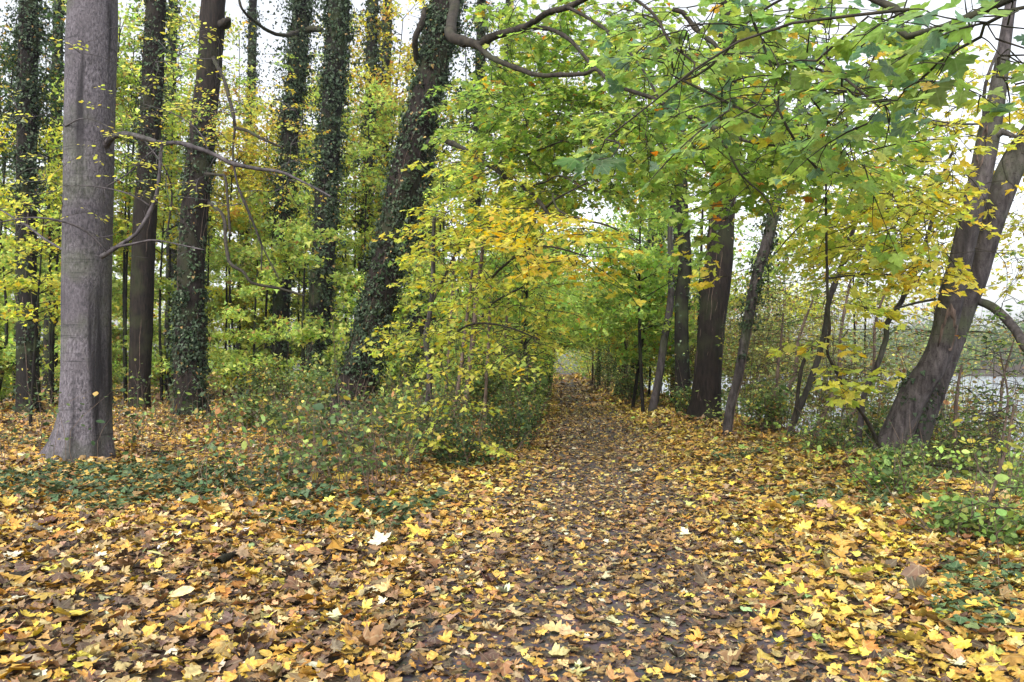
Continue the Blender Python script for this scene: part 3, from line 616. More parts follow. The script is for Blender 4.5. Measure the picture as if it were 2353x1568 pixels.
bough([(1883, 142, 6, 5.5), (1920, 165, 6, 5.5), (1955, 191, 6, 5.4), (1990, 222, 5, 5.4), (2022, 247, 3, 5.3)])
bough([(2340, 20, 9, 4.4), (2270, 75, 8, 4.6), (2180, 127, 7, 4.8), (2130, 170, 6, 4.9), (2070, 225, 6, 5), (2040, 240, 4, 5)], [4.55, 3.6, 3.6, .03])
bough([(1700, -30, 8, 6), (1720, 25, 8, 6.2), (1760, 120, 6, 6.4), (1785, 190, 5, 6.4), (1790, 240, 5, 6.4), (1770, 280, 3, 6.4)])
bough([(1850, -30, 7, 5.6), (1730, 40, 6, 6), (1660, 130, 6, 6.2), (1580, 185, 5, 6.4), (1540, 170, 3, 6.5)])
bough([(1568, 185, 6, 6.4), (1620, 210, 6, 6.3), (1680, 240, 6, 6.3), (1750, 272, 4, 6.3)])
bough([(1778, 225, 6, 7), (1808, 292, 6, 7), (1853, 360, 6, 7.2), (1898, 409, 6, 7.4)])
bough([(1400, -40, 8, 7), (1500, 30, 7, 6.8), (1540, 100, 6, 6.6), (1600, 150, 5, 6.5), (1568, 185, 4, 6.4)])
bough([(1630, 290, 6, 8), (1670, 340, 6, 8), (1700, 400, 5, 8), (1760, 455, 4, 8), (1780, 500, 3, 8)])
cm.fill([(1420, 0), (1900, 0), (1990, 60), (1930, 240), (1850, 280), (1560, 240), (1480, 120)], 5.8, 8.2, 84, .10, G_NEAR, F_HI, .55, True, .25, 2.2, .10)
cm.fill([(1880, 20), (2050, 20), (2070, 180), (2040, 290), (1900, 300)], 4.9, 6.2, 26, .10, G_NEAR, F_HI, .5, True, .3, 2, .10)
cm.fill([(2070, 20), (2340, 20), (2340, 120), (2200, 60)], 4, 5, 11, .11, G_NEAR, F_HI, .4, True, .3, 2, .10)
cm.fill([(2140, 100), (2200, 110), (2170, 220), (2080, 260), (2060, 230)], 4.6, 5.2, 8, .10, G_NEAR, F_HI, .35, True, .3, 2, .10)
cm.fill([(2280, 100), (2345, 90), (2345, 200), (2290, 200)], 4.4, 5., 7, .10, G_NEAR, F_HI, .3, True, .3, 2, .10)
cm.fill([(1600, 240), (1900, 280), (1930, 400), (1780, 430), (1660, 400)], 8, 11, 62, .105, G_CANOPY, F_HI, .6, True, .28, 2.2)
cm.fill([(1850, 300), (2050, 290), (2000, 420), (1880, 430)], 7, 10, 24, .105, G_CANOPY, F_HI, .55, True, .28, 2.2)
cm.fill([(1640, 440), (1700, 440), (1690, 560), (1640, 540)], 8, 9, 7, .11, G_CANOPY, F_HI, .4, True, .3, 2.2)
cm.fill([(1360, 260), (1480, 240), (1500, 430), (1400, 400)], 3.8, 4.6, 2, .12, [(2, .10, .18, .08), (1, .16, .24, .10)], F_HI, .2, True, .3, 2.2, .12)
cm.build(om)

# ------------------------------------------------------------------ yellow young maples left of the path
def sapling(name, rows, label, group, fills, mat=None, more=(), seg=8, cat='sapling', tw=True, lm=None):
    L = rooted(P5(rows), .15, 1.1); t = thing(name, base_of(L), label, cat, group); c = Crown(); b = Bag()
    c.wood(L, seg, b)
    for r_ in more: c.wood(P5(r_), 6)
    b.build('stem', mat or M_STEM, t, True)
    for f in fills: c.fill(*f)
    c.build(t, lm=lm)
    return t
GS = 'young maples left of the path'
sapling('young_maple', [(972, 1035, 13, 15.6), (980, 960, 13, 15.6), (990, 860, 13, 15.6), (978, 780, 12, 15.6), (990, 700, 11, 15.6), (996, 600, 10, 15.4), (998, 500, 8, 15)], 'slender yellow-leaved maple nearest the path edge, beside the leaning ivy tree', GS,
    [([(850, 750), (1100, 730), (1280, 780), (1270, 850), (1050, 850), (880, 800)], 12.5, 15.5, 40, .085, G_YG, F_MID, .6, True, .35, 2.5, .085, .3),
     ([(900, 830), (1010, 820), (1100, 960), (1120, 1040), (960, 1020)], 12, 14.5, 26, .085, G_YG, F_MID, .5, True, .35, 2.5, .085, .15),
     ([(960, 560), (1100, 560), (1130, 700), (960, 720)], 13, 16, 30, .09, G_YG, F_MID, .6, True, .3, 2.5)],
    M_GREY, more=[[(985, 820, 7, 15.5), (1040, 770, 6, 15), (1090, 745, 5, 14.6), (1160, 750, 4, 14), (1240, 780, 3, 13.6)], [(982, 900, 5, 15.5), (1010, 930, 4, 15), (1060, 985, 3, 14.2)], [(990, 700, 6, 15.6), (1020, 640, 6, 15.4), (1048, 580, 5, 15), (1085, 520, 4, 14.6)]])
sapling('young_maple', [(1072, 930, 12, 18), (1078, 860, 12, 18), (1090, 760, 12, 18), (1098, 680, 11, 18), (1108, 600, 9, 17.5), (1115, 500, 7, 17)], 'yellow maple sapling spreading gold sprays over the path, dark upright stem', GS,
    [([(1130, 480), (1300, 490), (1405, 560), (1400, 620), (1250, 600), (1120, 560)], 9.5, 12.5, 36, .09, G_YEL, F_HI, .6, True, .3, 3.5),
     ([(1000, 480), (1250, 470), (1280, 620), (1100, 680), (1000, 620)], 12, 16, 46, .09, G_YG, F_MID, .65, True, .3, 3),
     ([(1090, 620), (1260, 620), (1290, 800), (1130, 800)], 14, 18, 34, .095, G_YG, F_MID, .65, True, .3, 3)],
    M_STEM, more=[[(1098, 680, 6, 17.6), (1150, 620, 6, 15), (1210, 575, 5, 13), (1260, 565, 5, 12), (1350, 590, 3, 11)], [(1090, 760, 6, 18), (1130, 700, 5, 17), (1200, 660, 4, 16)]])
for k, (x0, y0, x1, y1, Y, w, lb) in enumerate([(1050, 900, 1088, 600, 19, 9, 'thin dark sapling left of the gold-leaved one'), (1115, 920, 1128, 640, 22, 8, 'thin sapling behind the gold-leaved maple'), (1150, 900, 1170, 660, 25, 7, 'whippy sapling in the thicket left of the path'),
      (1185, 900, 1215, 700, 27, 7, 'leaning sapling close to the path in the green thicket'), (1215, 890, 1240, 740, 30, 6, 'farthest small sapling by the left path edge'), (1028, 860, 1045, 560, 24, 7, 'thin sapling beside the short ivied stem')]):
    xm = (x0+x1)/2
    sapling('young_maple', [(x0, y0, w, Y), (xm, (y0+y1)/2, w*.9, Y), (x1, y1, w*.6, Y-.5)], lb, GS,
        [([(xm-80, y1-80), (xm+90, y1-80), (xm+100, y0-60), (xm-70, y0-60)], Y-2, Y+3, 38, .11, G_YG if k % 2 else G_CANOPY, F_LOW, .8, True, .3, 4, .11, .2)], M_STEM)

# ------------------------------------------------------------------ trees right of the path
tR1, LR1 = big_tree('curved_sapling', [(1493, 952, 22), (1512, 880, 18), (1527, 780, 18), (1540, 700, 17), (1543, 620, 15), (1540, 540, 12), (1545, 450, 8)], 27, 'slim pale trunk curving out over the path edge', 'tree', GR, M_GREY, seg=12, up=2)
tR2, _ = big_tree('dark_trunk_tree', [(1572, 955, 40), (1568, 850, 33), (1566, 700, 30), (1574, 600, 28), (1568, 480, 26), (1565, 330, 24)], 26, 'dark rough trunk between the slim pale tree and the thick one', 'tree', GR, M_BARK, seg=18, ridges=.06, ivy=[(0, 1, 30, .08)], leaf=.1)
tR2b, _ = big_tree('dark_trunk_tree', [(1548, 800, 12), (1551, 650, 12), (1553, 480, 10)], 32, 'thin dark trunk just behind the slim pale one', 'tree', GR, M_BARK, seg=10)
tR3, LR3 = big_tree('thick_brown_tree', [(1615, 985, 84), (1622, 920, 64), (1632, 784, 56), (1648, 640, 58), (1656, 540, 56), (1664, 420, 54), (1670, 250, 50), (1676, 60, 46)], 22, 'thick brown trunk with hanging root threads, right of the path', 'tree', GR, M_BARK2, ridges=.09, seg=36,
     flare=[(4.7, .2, .4, .4), (3.2, .25, .4, .4), (0., .2, .4, .4)], vn=16, ivy=[(.35, .9, 14, .12)])
tR4, LR4 = big_tree('leaning_ivy_sapling', [(1664, 1022, 22), (1678, 940, 22), (1695, 872, 22), (1712, 780, 23), (1726, 700, 23), (1742, 620, 24), (1762, 560, 26), (1778, 490, 24), (1790, 440, 20)], 17, 'leaning ivy-clad stem right of the thick brown trunk', 'tree', GR, M_GREY, seg=16, ivy=[(.33, 1, 260, .09), (0, .4, 16, .03)], vn=2, up=2.5, leaf=.075)
tRf, _ = big_tree('ivy_covered_tree', [(1444, 900, 62), (1452, 840, 54), (1468, 770, 52), (1490, 700, 46), (1500, 620, 40), (1510, 500, 34)], 42, 'leaning ivied tree standing by the far bend of the path', 'tree', GR, M_BARK, seg=18, ridges=.06, ivy=[(.1, 1, 90, .14)], leaf=.15)
for k, (x0, y0, x1, y1, Y, w, lb) in enumerate([(1420, 880, 1412, 700, 50, 10, 'thin trunk left of the far ivied tree'), (1398, 880, 1395, 720, 56, 9, 'second thin trunk left of the far ivied tree'), (1376, 875, 1380, 700, 60, 9, 'third thin trunk left of the far ivied tree'),
     (1600, 940, 1612, 560, 30, 8, 'thin grey stem behind the thick brown trunk')]):
    big_tree('background_tree', [(x0, y0, w), ((x0+x1)/2, (y0+y1)/2, w), (x1, y1, w*.8)], Y, lb, 'tree', 'thin trunks right of the path', M_BARK, seg=8, up=2)

# forked tree at the right edge
FA = P5([(2022, 1108, 74, 12.9), (2045, 1040, 88, 12.9), (2066, 985, 80, 12.8), (2098, 912, 76, 12.7), (2138, 850, 66, 12.6), (2160, 800, 62, 12.6), (2173, 745, 60, 12.5), (2186, 680, 60, 12.4), (2204, 610, 56, 12.3), (2226, 520, 54, 12.2), (2250, 420, 53, 12.2), (2272, 310, 52, 12.1), (2290, 220, 42, 12), (2306, 120, 32, 12), (2322, 10, 26, 12), (2340, -120, 20, 12), (2330, -320, 13, 11.9), (2350, -520, 5, 11.8)])
FB = P5([(2068, 1108, 60, 13.3), (2095, 1050, 54, 13.3), (2128, 960, 46, 13.3), (2163, 870, 44, 13.3), (2200, 770, 42, 13.3), (2222, 700, 48, 13.3), (2243, 640, 52, 13.2), (2262, 570, 56, 13.1), (2288, 480, 60, 13), (2322, 390, 60, 13), (2368, 310, 56, 13), (2450, 200, 40, 13), (2530, 40, 34, 12.9), (2600, -160, 26, 12.8), (2640, -420, 16, 12.6), (2650, -640, 5, 12.4)])
FA[:, 3] *= .90; FA[:4, 3] *= .90; FB[:, 3] *= .92; FA = rooted(FA); FB = rooted(FB)
ft = thing('forked_tree', base_of(FA), 'grey double-stemmed tree with a torn hollow, bending right over the lake bank', 'tree', GR)
for L_, nm, fl in ((FA, 'trunk', [(3.1, .08, .5, .45), (4.7, .08, .4, .4)]), (FB, 'trunk', [(0., .08, .5, .4)])):
    b = Bag(); tube(b, smooth_line(L_, 110), 36, .045, fl, seed=1.7); b.build(nm, M_GREY, ft, True)
cf = Crown(); b = Bag()
cf.sk += list(smooth_line(FA, 60)[20:, :3])
br(cf, [(2250, 695, 18, 13.2), (2275, 706, 20, 13), (2305, 730, 20, 12.6), (2335, 765, 20, 12.2), (2380, 830, 18, 11.8)], 12, b)
br(cf, [(2290, 312, 16, 12), (2306, 303, 16, 11.9), (2325, 312, 9, 11.8), (2360, 318, 8, 11.6)], 10, b)
br(cf, [(2262, 270, 10, 12), (2262, 210, 8, 11.9), (2275, 160, 7, 11.8), (2296, 110, 6, 11.8)], 8, b)
br(cf, [(2255, 285, 5, 12), (2200, 285, 4, 11.6), (2140, 277, 3, 11.2)], 6, b)
br(cf, [(2150, 688, 6, 12.6), (2110, 695, 6, 12.6), (2070, 706, 5, 12.8), (2030, 720, 5, 13)], 6, b)
cf.branches(ft, 'branch', M_GREY)
b = Bag()      # torn hollows: a lip of callus round bare wood
def scar(L, t, side, up, wd, name='hollow'):
    S = smooth_line(L, 300); i = int(t*299); c = S[i, :3]; r = S[i, 3]; T = S[i+3, :3]-S[i-3, :3]; T /= np.linalg.norm(T)
    v = np.array([0, -1., 0])*math.cos(side) + np.array([1., 0, 0])*math.sin(side); v -= T*(v@T); v /= np.linalg.norm(v); w = np.cross(T, v)
    n, m = 9, 20; V = [c+v*r*.90]
    for k in range(1, n):
        for j in range(m):
            a = 2*math.pi*j/m; q = k/(n-1); rag = 1+.18*math.sin(3*a+t*9)+.10*math.sin(7*a)
            y_ = math.sin(a)*up*q*rag; x_ = math.cos(a)*wd*q*rag
            bulge = r*(math.sqrt(max(0, 1-(x_/r)**2)))
            lip = .030*math.exp(-((q-.82)/.13)**2) - .03*(1-q)
            V.append(c + T*y_ + w*x_ + v*(bulge*.995+lip))
    F = [[0, 1+j, 1+(j+1) % m] for j in range(m)]; F4 = [[1+(k-1)*m+j, 1+k*m+j, 1+k*m+(j+1) % m, 1+(k-1)*m+(j+1) % m] for k in range(1, n-1) for j in range(m)]
    b = Bag(); b.add(np.array(V), np.array(F)); b.f.append(np.array(F4)); o = b.build(name, M_WOUND, ft, True)
scar(FA, .235, -.15, .42, .13); scar(FA, .49, -.9, .30, .06)
ib = Bag(); ivy_on(ib, FA, 0, .17, 150, .07, .07); ib.build('ivy', M_IVY, ft)

for k, (x0, y0, x1, y1, Y, w, lb) in enumerate([(1742, 1010, 1800, 720, 19, 8, 'thin dark stem leaning right just beside the ivy-clad one'), (1765, 960, 1868, 690, 21, 9, 'thin forked stem arching toward the water'), (1870, 1000, 1955, 640, 20, 9, 'slim stem leaning right behind the twin grey sapling'), (1925, 1000, 2060, 610, 18, 8, 'slim stem leaning far right between the two grey saplings'),
      (2120, 1060, 2180, 800, 16, 7, 'thin stem close behind the forked tree'), (2240, 1080, 2330, 780, 15, 7, 'thin leaning stem right of the forked tree'), (2290, 1100, 2300, 820, 13, 6, 'thin upright stem at the far right by the water')]):
    xm = (x0+x1)/2 + 14; MORE = (x0, y0, x1, y1, Y, w, lb, xm)
    BANK = globals().setdefault('BANK', []); BANK.append(MORE)
cf.fill([(2050, 300), (2240, 280), (2220, 560), (2050, 560)], 10, 13.5, 42, .105, G_TOP[:2]+G_YG[:2], F_MID, .6, True, .3, 3)
cf.fill([(1900, 450), (2200, 440), (2180, 560), (1900, 600)], 10, 13.5, 60, .105, G_YG, F_MID, .6, True, .3, 3)
cf.fill([(2290, 250), (2350, 240), (2350, 420), (2300, 420)], 11, 15, 14, .10, G_YEL, F_MID, .6, True, .3, 3)
cf.fill([(1960, 80), (2240, 150), (2240, 330), (2000, 330)], 11, 15, 34, .10, G_YG[:2]+G_TOP[:1], F_MID, .7, True, .3, 4)
cf.fill([(2060, 600), (2200, 580), (2195, 640), (2100, 640)], 10.5, 11.6, 12, .10, G_YEL, F_HI, .5, True, .3, 3)
cf.fill([(2270, 180), (2420, 150), (2420, 420), (2300, 430)], 11.5, 15, 26, .10, G_TOP[:2]+G_YEL[:1], F_MID, .6, True, .3, 3)
cf.fill([(2290, 440), (2400, 430), (2400, 700), (2270, 660)], 12.5, 16, 24, .09, G_YG[:2]+G_TOP[:2], F_MID, .6, True, .3, 3)
cf.fill([(2040, 60), (2260, 60), (2230, 260), (2060, 300)], 12, 16, 26, .10, G_YG[:2]+G_TOP[:2], F_MID, .6, True, .3, 3)
cf.fill([(2280, 560), (2350, 560), (2350, 720), (2290, 700)], 10.5, 12, 6, .08, G_SEED, F_OVAL, .45, True, .3, 3)
cf.build(ft)

# slim saplings between the path and the lake
GK = 'slim saplings on the lake bank'
sapling('bank_sapling', [(1812, 1035, 16, 16.5), (1830, 960, 14, 16.5), (1862, 880, 14, 16.5), (1885, 810, 14, 16.5), (1896, 760, 13, 16.5), (1905, 690, 13, 16.4), (1925, 630, 12, 16.3), (1945, 570, 11, 16.2), (1975, 480, 9, 16), (1995, 400, 7, 16)], 'slim grey sapling leaning right, with a second thinner stem from the same foot', GK,
    [([(1800, 400), (2100, 380), (2060, 560), (1850, 580)], 13, 17, 70, .10, G_YG, F_LOW, .7, True, .3, 4)], M_GREY,
    more=[[(1812, 1035, 9, 16.3), (1826, 950, 9, 16.3), (1838, 860, 9, 16.3), (1852, 820, 8, 16.3), (1866, 800, 6, 16.3)]])
sapling('bank_sapling', [(1972, 1040, 14, 15.5), (1975, 980, 13, 15.5), (1985, 910, 12, 15.5), (2010, 850, 13, 15.5), (2033, 785, 13, 15.5), (2034, 750, 13, 15.5), (2050, 720, 13, 15.4), (2068, 700, 12, 15.3), (2105, 612, 11, 15), (2125, 560, 9, 14.8), (2152, 460, 9, 14.6), (2175, 380, 8, 14.4), (2200, 330, 4, 14.2)], 'sinuous grey sapling just left of the forked tree', GK,
    [([(2000, 330), (2200, 300), (2160, 520), (1960, 500)], 12, 15, 45, .10, G_YG, F_MID, .65, True, .3, 3), ([(1900, 560), (2100, 540), (2080, 640), (1900, 640)], 12, 15, 30, .10, G_YG, F_MID, .6, True, .3, 3)], M_GREY)
sapling('arching_maple', [(2022, 1030, 9, 11.5), (2000, 980, 8, 11.3), (1965, 925, 8, 11), (1938, 880, 8, 10.9), (1915, 840, 7, 10.8), (1902, 808, 7, 10.7), (1908, 760, 7, 10.6), (1905, 700, 7, 10.5), (1902, 600, 6, 10.4), (1900, 500, 6, 10.2), (1898, 410, 5, 10)], 'thin dark sapling arching from the forked tree, with yellow leaf sprays', GK,
    [([(1840, 770), (1920, 760), (1930, 790), (1860, 800)], 10, 11, 6, .105, G_YG, F_HI, .4, True, .3, 2), ([(1880, 830), (2000, 850), (2000, 910), (1910, 900)], 9.8, 10.8, 9, .11, G_YG, F_HI, .4, True, .3, 2),
     ([(1930, 560), (2000, 560), (1990, 720), (1920, 700)], 10, 11.2, 10, .105, G_YG, F_HI, .4, True, .3, 2), ([(1600, 580), (1690, 575), (1680, 640), (1620, 630)], 10, 10.8, 5, .105, G_YEL, F_HI, .35, True, .3, 1.)],
    M_TWIG, more=[[(1905, 640, 4, 10.5), (1970, 632, 3.5, 10.6), (2060, 632, 3.5, 10.8), (2150, 640, 3, 11), (2190, 650, 2, 11)], [(1902, 490, 3, 10.2), (1850, 510, 3, 10.4), (1800, 560, 3, 10.8)]])
sapling('bank_sapling', [(2205, 1110, 8, 13.5), (2195, 1020, 7, 13.5), (2200, 900, 7, 13.5), (2210, 840, 5, 13.5)], 'thin upright stem right of the forked tree foot', GK, [([(2140, 880), (2340, 860), (2340, 1030), (2150, 1040)], 12.5, 15, 28, .075, G_SHRUB, F_OVAL, .5, True, .2, 3)])
sapling('bank_sapling', [(2228, 1278, 9, 7.2), (2258, 1190, 8, 7.1), (2290, 1100, 7, 7), (2318, 1010, 6, 6.9), (2330, 930, 4, 6.8)], 'thin brown stem with round green leaves at the right edge', GK,
    [([(2180, 1120), (2345, 1100), (2345, 1200), (2200, 1200)], 6.4, 7.3, 14, .07, G_CANOPY[:3], F_OVAL, .3, True, .2, 1.5), ([(2260, 900), (2345, 880), (2345, 1050), (2280, 1050)], 6.6, 7.3, 6, .07, G_YG, F_OVAL, .3, True, .2, 1.5)])

for k, (x0, y0, x1, y1, Y, w, lb, xm) in enumerate(BANK):
    sapling('bank_sapling', [(x0, y0, w*1.3, Y), (xm-6, (y0*2+y1)/3, w, Y), (xm+6, (y0+2*y1)/3, w*.8, Y), (x1, y1, w*.5, Y-.3)], lb, GK,
        [([(x0-50, y1-60), (x1+70, y1-60), (x1+60, y0-90), (x0-40, y0-60)], Y-1.2, Y+1.5, 34, .075, G_BROWN if k % 2 else G_SHRUB, F_OVAL, .6, True, .2, 4, .085, .2)], M_STEM)
# ------------------------------------------------------------------ shrubs
def shrub(x, y, r, h, n, pal, label, group, size=.07, stems=16, name='shrub', lean=0., fam=None, cat='shrub'):
    z = float(height(x, y)); t = thing(name, (x, y, z), label, cat, group); sb = Bag(); lb = Bag(); cs = []
    for k in range(stems):
        a = rng.uniform(0, 6.28); q = r*math.sqrt(rng.random()); hh = h*rng.uniform(.6, 1.1)
        b0 = np.array([x, y, z-.05]) + np.array([math.cos(a), math.sin(a), 0])*q*.35
        tip = np.array([x+math.cos(a)*q+lean*hh, y+math.sin(a)*q, z+hh*rng.uniform(.65, 1.)]); mid = (b0+tip)/2 + np.array([0, 0, hh*.22])+rng.normal(0, .08, 3)
        S = smooth_line(np.array([[*b0, .009], [*mid, .006], [*tip, .0025]]), 9); tube(sb, S, 4, cap=False)
        cs += list(S[2:, :3])
        if k % 2 == 0:
            w_ = tip + np.array([rng.normal(0, .25), rng.normal(0, .2), h*rng.uniform(.3, .9)]); tube(sb, smooth_line(np.array([[*b0, .008], [*((b0+w_)/2+rng.normal(0, .05, 3)), .006], [*w_, .002]]), 8), 4, cap=False)
        for j in range(3):
            i = rng.integers(3, 8); d = rng.normal(0, .5, 3); d[2] = abs(d[2])*.5; e = S[i, :3] + d*h*.3
            tube(sb, np.array([[*S[i, :3], .004], [*e, .0015]]), 3, cap=False); cs += [e, (e+S[i, :3])/2]
    cloud(lb, cs, .16*max(.6, h), n*2//3, size, pal, fam or F_OVAL, .8, .18); cloud(lb, cs, .22*max(.6, h), n//2, size*.6, pal, F_IVY, .8, .3)
    sb.build('stems', M_STEM, t, True); lb.build('foliage', M_SHRUB, t)
    return t
GB = 'dark shrubs along the left edge of the path'
LS = [(-2.9, 13.6, 1.0, .9, 'low bramble bush at the foot of the leaning ivy tree'), (-1.5, 14.2, .9, .8, 'bramble bush with arching canes in front of the yellow saplings'), (-.7, 13.0, .8, .7, 'low dark bush nearest the camera beside the path'),
      (.0, 15.5, .8, .8, 'rounded dark bush by the path below the yellow maple'), (.25, 18., .8, 1., 'dense green bush on the path edge, second along'), (.35, 21.5, .9, 1.3, 'tall green bush on the path edge, third along'),
      (.45, 25.5, 1., 1.7, 'tall green bush on the path edge, fourth along'), (.7, 30, 1.1, 2.0, 'far bush leaning over the left path edge'), (1.0, 37, 1.2, 2.4, 'farthest bush where the path narrows on the left'), (-1.6, 17, 1.2, 1.1, 'bramble thicket under the yellow maple, away from the path'),
      (-2.2, 19, 1.2, 1.2, 'thicket just right of the leaning ivy tree'), (-5.0, 17.5, 1., .7, 'blue-green low bush left of the leaning ivy tree'), (-6.4, 20, 1.1, .8, 'low bush between the knobbly tree and the leaning one'), (-4.6, 22, 1.4, 1.8, 'bush in front of the straight ivied trunk'), (-.6, 24, 1.5, 2.2, 'thicket behind the yellow maple saplings'),
      (-7.6, 27, 1.5, 1.6, 'bush at the foot of the slim ivied trunk'), (-3.6, 30, 1.8, 2.4, 'deep thicket behind the leaning ivy tree')]
for k, (x, y, r, h, lb) in enumerate(LS):
    shrub(x, y, r, h, int(1300*r*h+700), G_DARK if y < 17 else G_SHRUB, lb, GB, .065 if y < 20 else .10, int(10+8*r))
GW = 'scrub on the lake bank'
RS = [(11.5, 24, 2., 4.2, 'broad brown-green bush on the shore, farthest out over the water'), (8.2, 14.6, 1., 1.9, 'leafy bush between the forked tree and the water'), (7.1, 11.6, .8, .7, 'low green bush right of the forked tree foot'), (10.8, 17.4, 1.4, 2.6, 'bush on the shore at the right edge of the view'), (5.2, 22.5, .8, 1.1, 'small bush at the foot of the thick brown trunk'), (6.3, 19, 1., 1.2, 'low bush behind the leaning ivy-clad stem'), (7.2, 16.5, 1., .9, 'low bush between the saplings on the bank'),
      (5.7, 14.2, .8, .5, 'low leafy bush left of the forked tree foot'), (5.5, 11.3, .6, .45, 'green leafy bush in front of the forked tree'), (7.6, 13.5, .9, 1.2, 'bush right behind the forked tree'),
      (8.6, 21, 1.5, 3.6, 'tall thin brown-leaved bush against the water'), (10.0, 19, 1.5, 3.2, 'brownish bush against the water left of the forked tree'), (7.6, 26, 1.5, 4., 'tall brown-green bush behind the bank saplings'), (9.6, 16, 1.2, 2.6, 'bush against the water behind the forked tree'),
      (6.6, 31, 1.5, 4.2, 'tall bush beyond the dark rough trunk'), (9.5, 28, 1.8, 5., 'airy bush on the shore farther off'), (4.9, 33, 1., 1.7, 'green bush beside the slim pale tree'), (6.1, 42, 1.5, 3., 'green bush by the far ivied tree'), (5.6, 52, 1.6, 3.4, 'rounded green bush where the path narrows on the right'), (4.4, 9.2, .5, .4, 'small green seedlings in the leaves before the forked tree'), (3.9, 6.9, .5, .35, 'low green seedlings near the right edge')]
for k, (x, y, r, h, lb) in enumerate(RS):
    tall = h > 2.4 and y < 32
    shrub(x, y, r, h*(1.25 if x > 7 else 1), int((1500 if tall else 1200)*r*h**.8+300), G_BROWN if (tall) else (G_SHRUB if y > 13 else G_SEED), lb, GW, .09 if y > 15 else .07, int(12+9*r), lean=.15 if tall else 0)

# ------------------------------------------------------------------ understorey and wood behind
def wood_tree(x, y, h, r, base, n, pal, size, label, group, trunk_r=.08, name='understorey_tree', fam=None, ncl=26):
    z = float(height(x, y)); t = thing(name, (x, y, z), label, 'tree', group); tb = Bag(); lb = Bag()
    top = np.array([x+rng.normal(0, .4), y, z+h*.92]); L = np.array([[x, y, z-.2, trunk_r], [x+rng.normal(0, .2), y, z+h*.4, trunk_r*.75], [*top, trunk_r*.3]])
    S = smooth_line(L, 24); tube(tb, S, 8, .04, seed=x)
    cs = []
    for k in range(ncl):
        i = rng.integers(int(24*base), 24); a = rng.uniform(0, 6.28); q = r*rng.uniform(.35, 1.)*(1.15-.6*abs(i/24-.5)); e = S[i, :3] + np.array([math.cos(a)*q, math.sin(a)*q, rng.uniform(.0, .45)*q])
        m_ = (S[i, :3]+e)/2 + np.array([0, 0, .1*q]); B = smooth_line(np.array([[*S[i, :3], trunk_r*.3], [*m_, trunk_r*.18], [*e, .006]]), 6); tube(tb, B, 5, cap=False)
        cs += [e, B[4, :3], B[3, :3]]
    cloud(lb, cs, r*.27, n, size, pal, fam or F_LOW, .5, .16)
    tb.build('trunk', M_BARK, t, True); lb.build('crown', M_FAR, t)
    return t
GU = 'young trees filling the wood left of the path'
k = 0
for row, (Y, step, h, n) in enumerate([(31, 3.0, 6.2, 3600), (40, 3.6, 9.5, 5600), (52, 4.4, 14, 8000), (68, 5.6, 19, 10000)]):
    xl = -.66*Y; xr = float(path_x(Y)) - 3.2
    for x in np.arange(xl, xr, step):
        pal = [G_WOOD, G_WOOD, G_UNDER, G_YG][int(rng.integers(0, 4))] if row else G_WOOD
        hh = h*rng.uniform(.75, 1.2)*(1 if x > -.3*Y else .88)
        wood_tree(x+rng.uniform(-.35, .35)*step, Y+rng.uniform(-4, 4), hh, step*.62, .12, int(n*rng.uniform(.8, 1.2)), pal, .11+.0016*Y,
                  'bushy yellow-green young tree, one of many filling the wood behind the big trunks', GU, .05+.0008*Y)
# a thinner upper storey, so that sky shows through high up
wood_tree(*P(70, 900, 19)[:2], 5.6, 1.3, .5, 1500, G_YG, .085, 'yellow-leaved young tree before the ivied trunk at the left edge', None, .04, 'young_maple', F_MID, 30)
for (px, py, Y, r, n, pal) in [(270, 90, 32, 2.4, 2200, G_WOOD), (400, 90, 38, 2.6, 1800, G_WOOD), (300, 200, 34, 2.2, 1500, G_WOOD), (560, 330, 36, 2.6, 2400, G_TOP), (720, 120, 44, 2.6, 2000, G_WOOD), (840, 260, 40, 2.8, 2400, G_WOOD), (900, 90, 44, 3., 2400, G_TOP), (1010, 330, 36, 2.2, 1400, G_WOOD), (20, 90, 32, 2., 1800, G_DARK), (130, 420, 32, 2.2, 1800, G_WOOD), (620, 470, 36, 3., 3000, G_WOOD), (300, 300, 40, 3., 2400, G_WOOD), (240, 480, 38, 3, 3000, G_YG), (420, 250, 42, 3., 2600, G_UNDER), (480, 120, 46, 2.6, 1300, G_UNDER), (520, 420, 40, 3., 3200, G_YG), (660, 250, 50, 3.4, 2200, G_YG), (20, 200, 36, 2.4, 2200, G_DARK), (40, 480, 34, 2.4, 2200, G_UNDER), (820, 450, 42, 3.2, 3000, G_UNDER), (920, 200, 50, 3.4, 2600, G_YG), (760, 300, 54, 3.8, 2400, G_UNDER), (1000, 430, 40, 2.6, 2200, G_UNDER), (90, 330, 30, 2.2, 1500, G_YG), (130, 150, 34, 2.6, 1600, G_DARK), (300, 130, 36, 3.2, 2400, G_UNDER), (380, 420, 34, 2.6, 2000, G_UNDER), (600, 300, 44, 3.4, 2400, G_TOP), (560, 120, 50, 3.2, 900, G_TOP), (700, 420, 44, 3.4, 2600, G_UNDER), (800, 120, 48, 4., 2200, G_TOP), (860, 330, 46, 3.4, 2200, G_TOP), (1080, 120, 40, 2.6, 1400, G_DARK), (1050, 250, 46, 3, 1600, G_UNDER), (1250, 350, 48, 5, 4200, G_YG), (1200, 150, 50, 5, 3600, G_UNDER)]:
    p = P(px, py, Y); z0 = float(height(p[0], p[1])); h = p[2]-z0
    wood_tree(p[0], Y, h*1.15, r, .66, n, pal, .11+.0016*Y, 'tall slender tree with a thin yellowing crown high in the wood', 'thin-crowned trees in the upper storey', .07, 'tall_thin_tree', ncl=22)
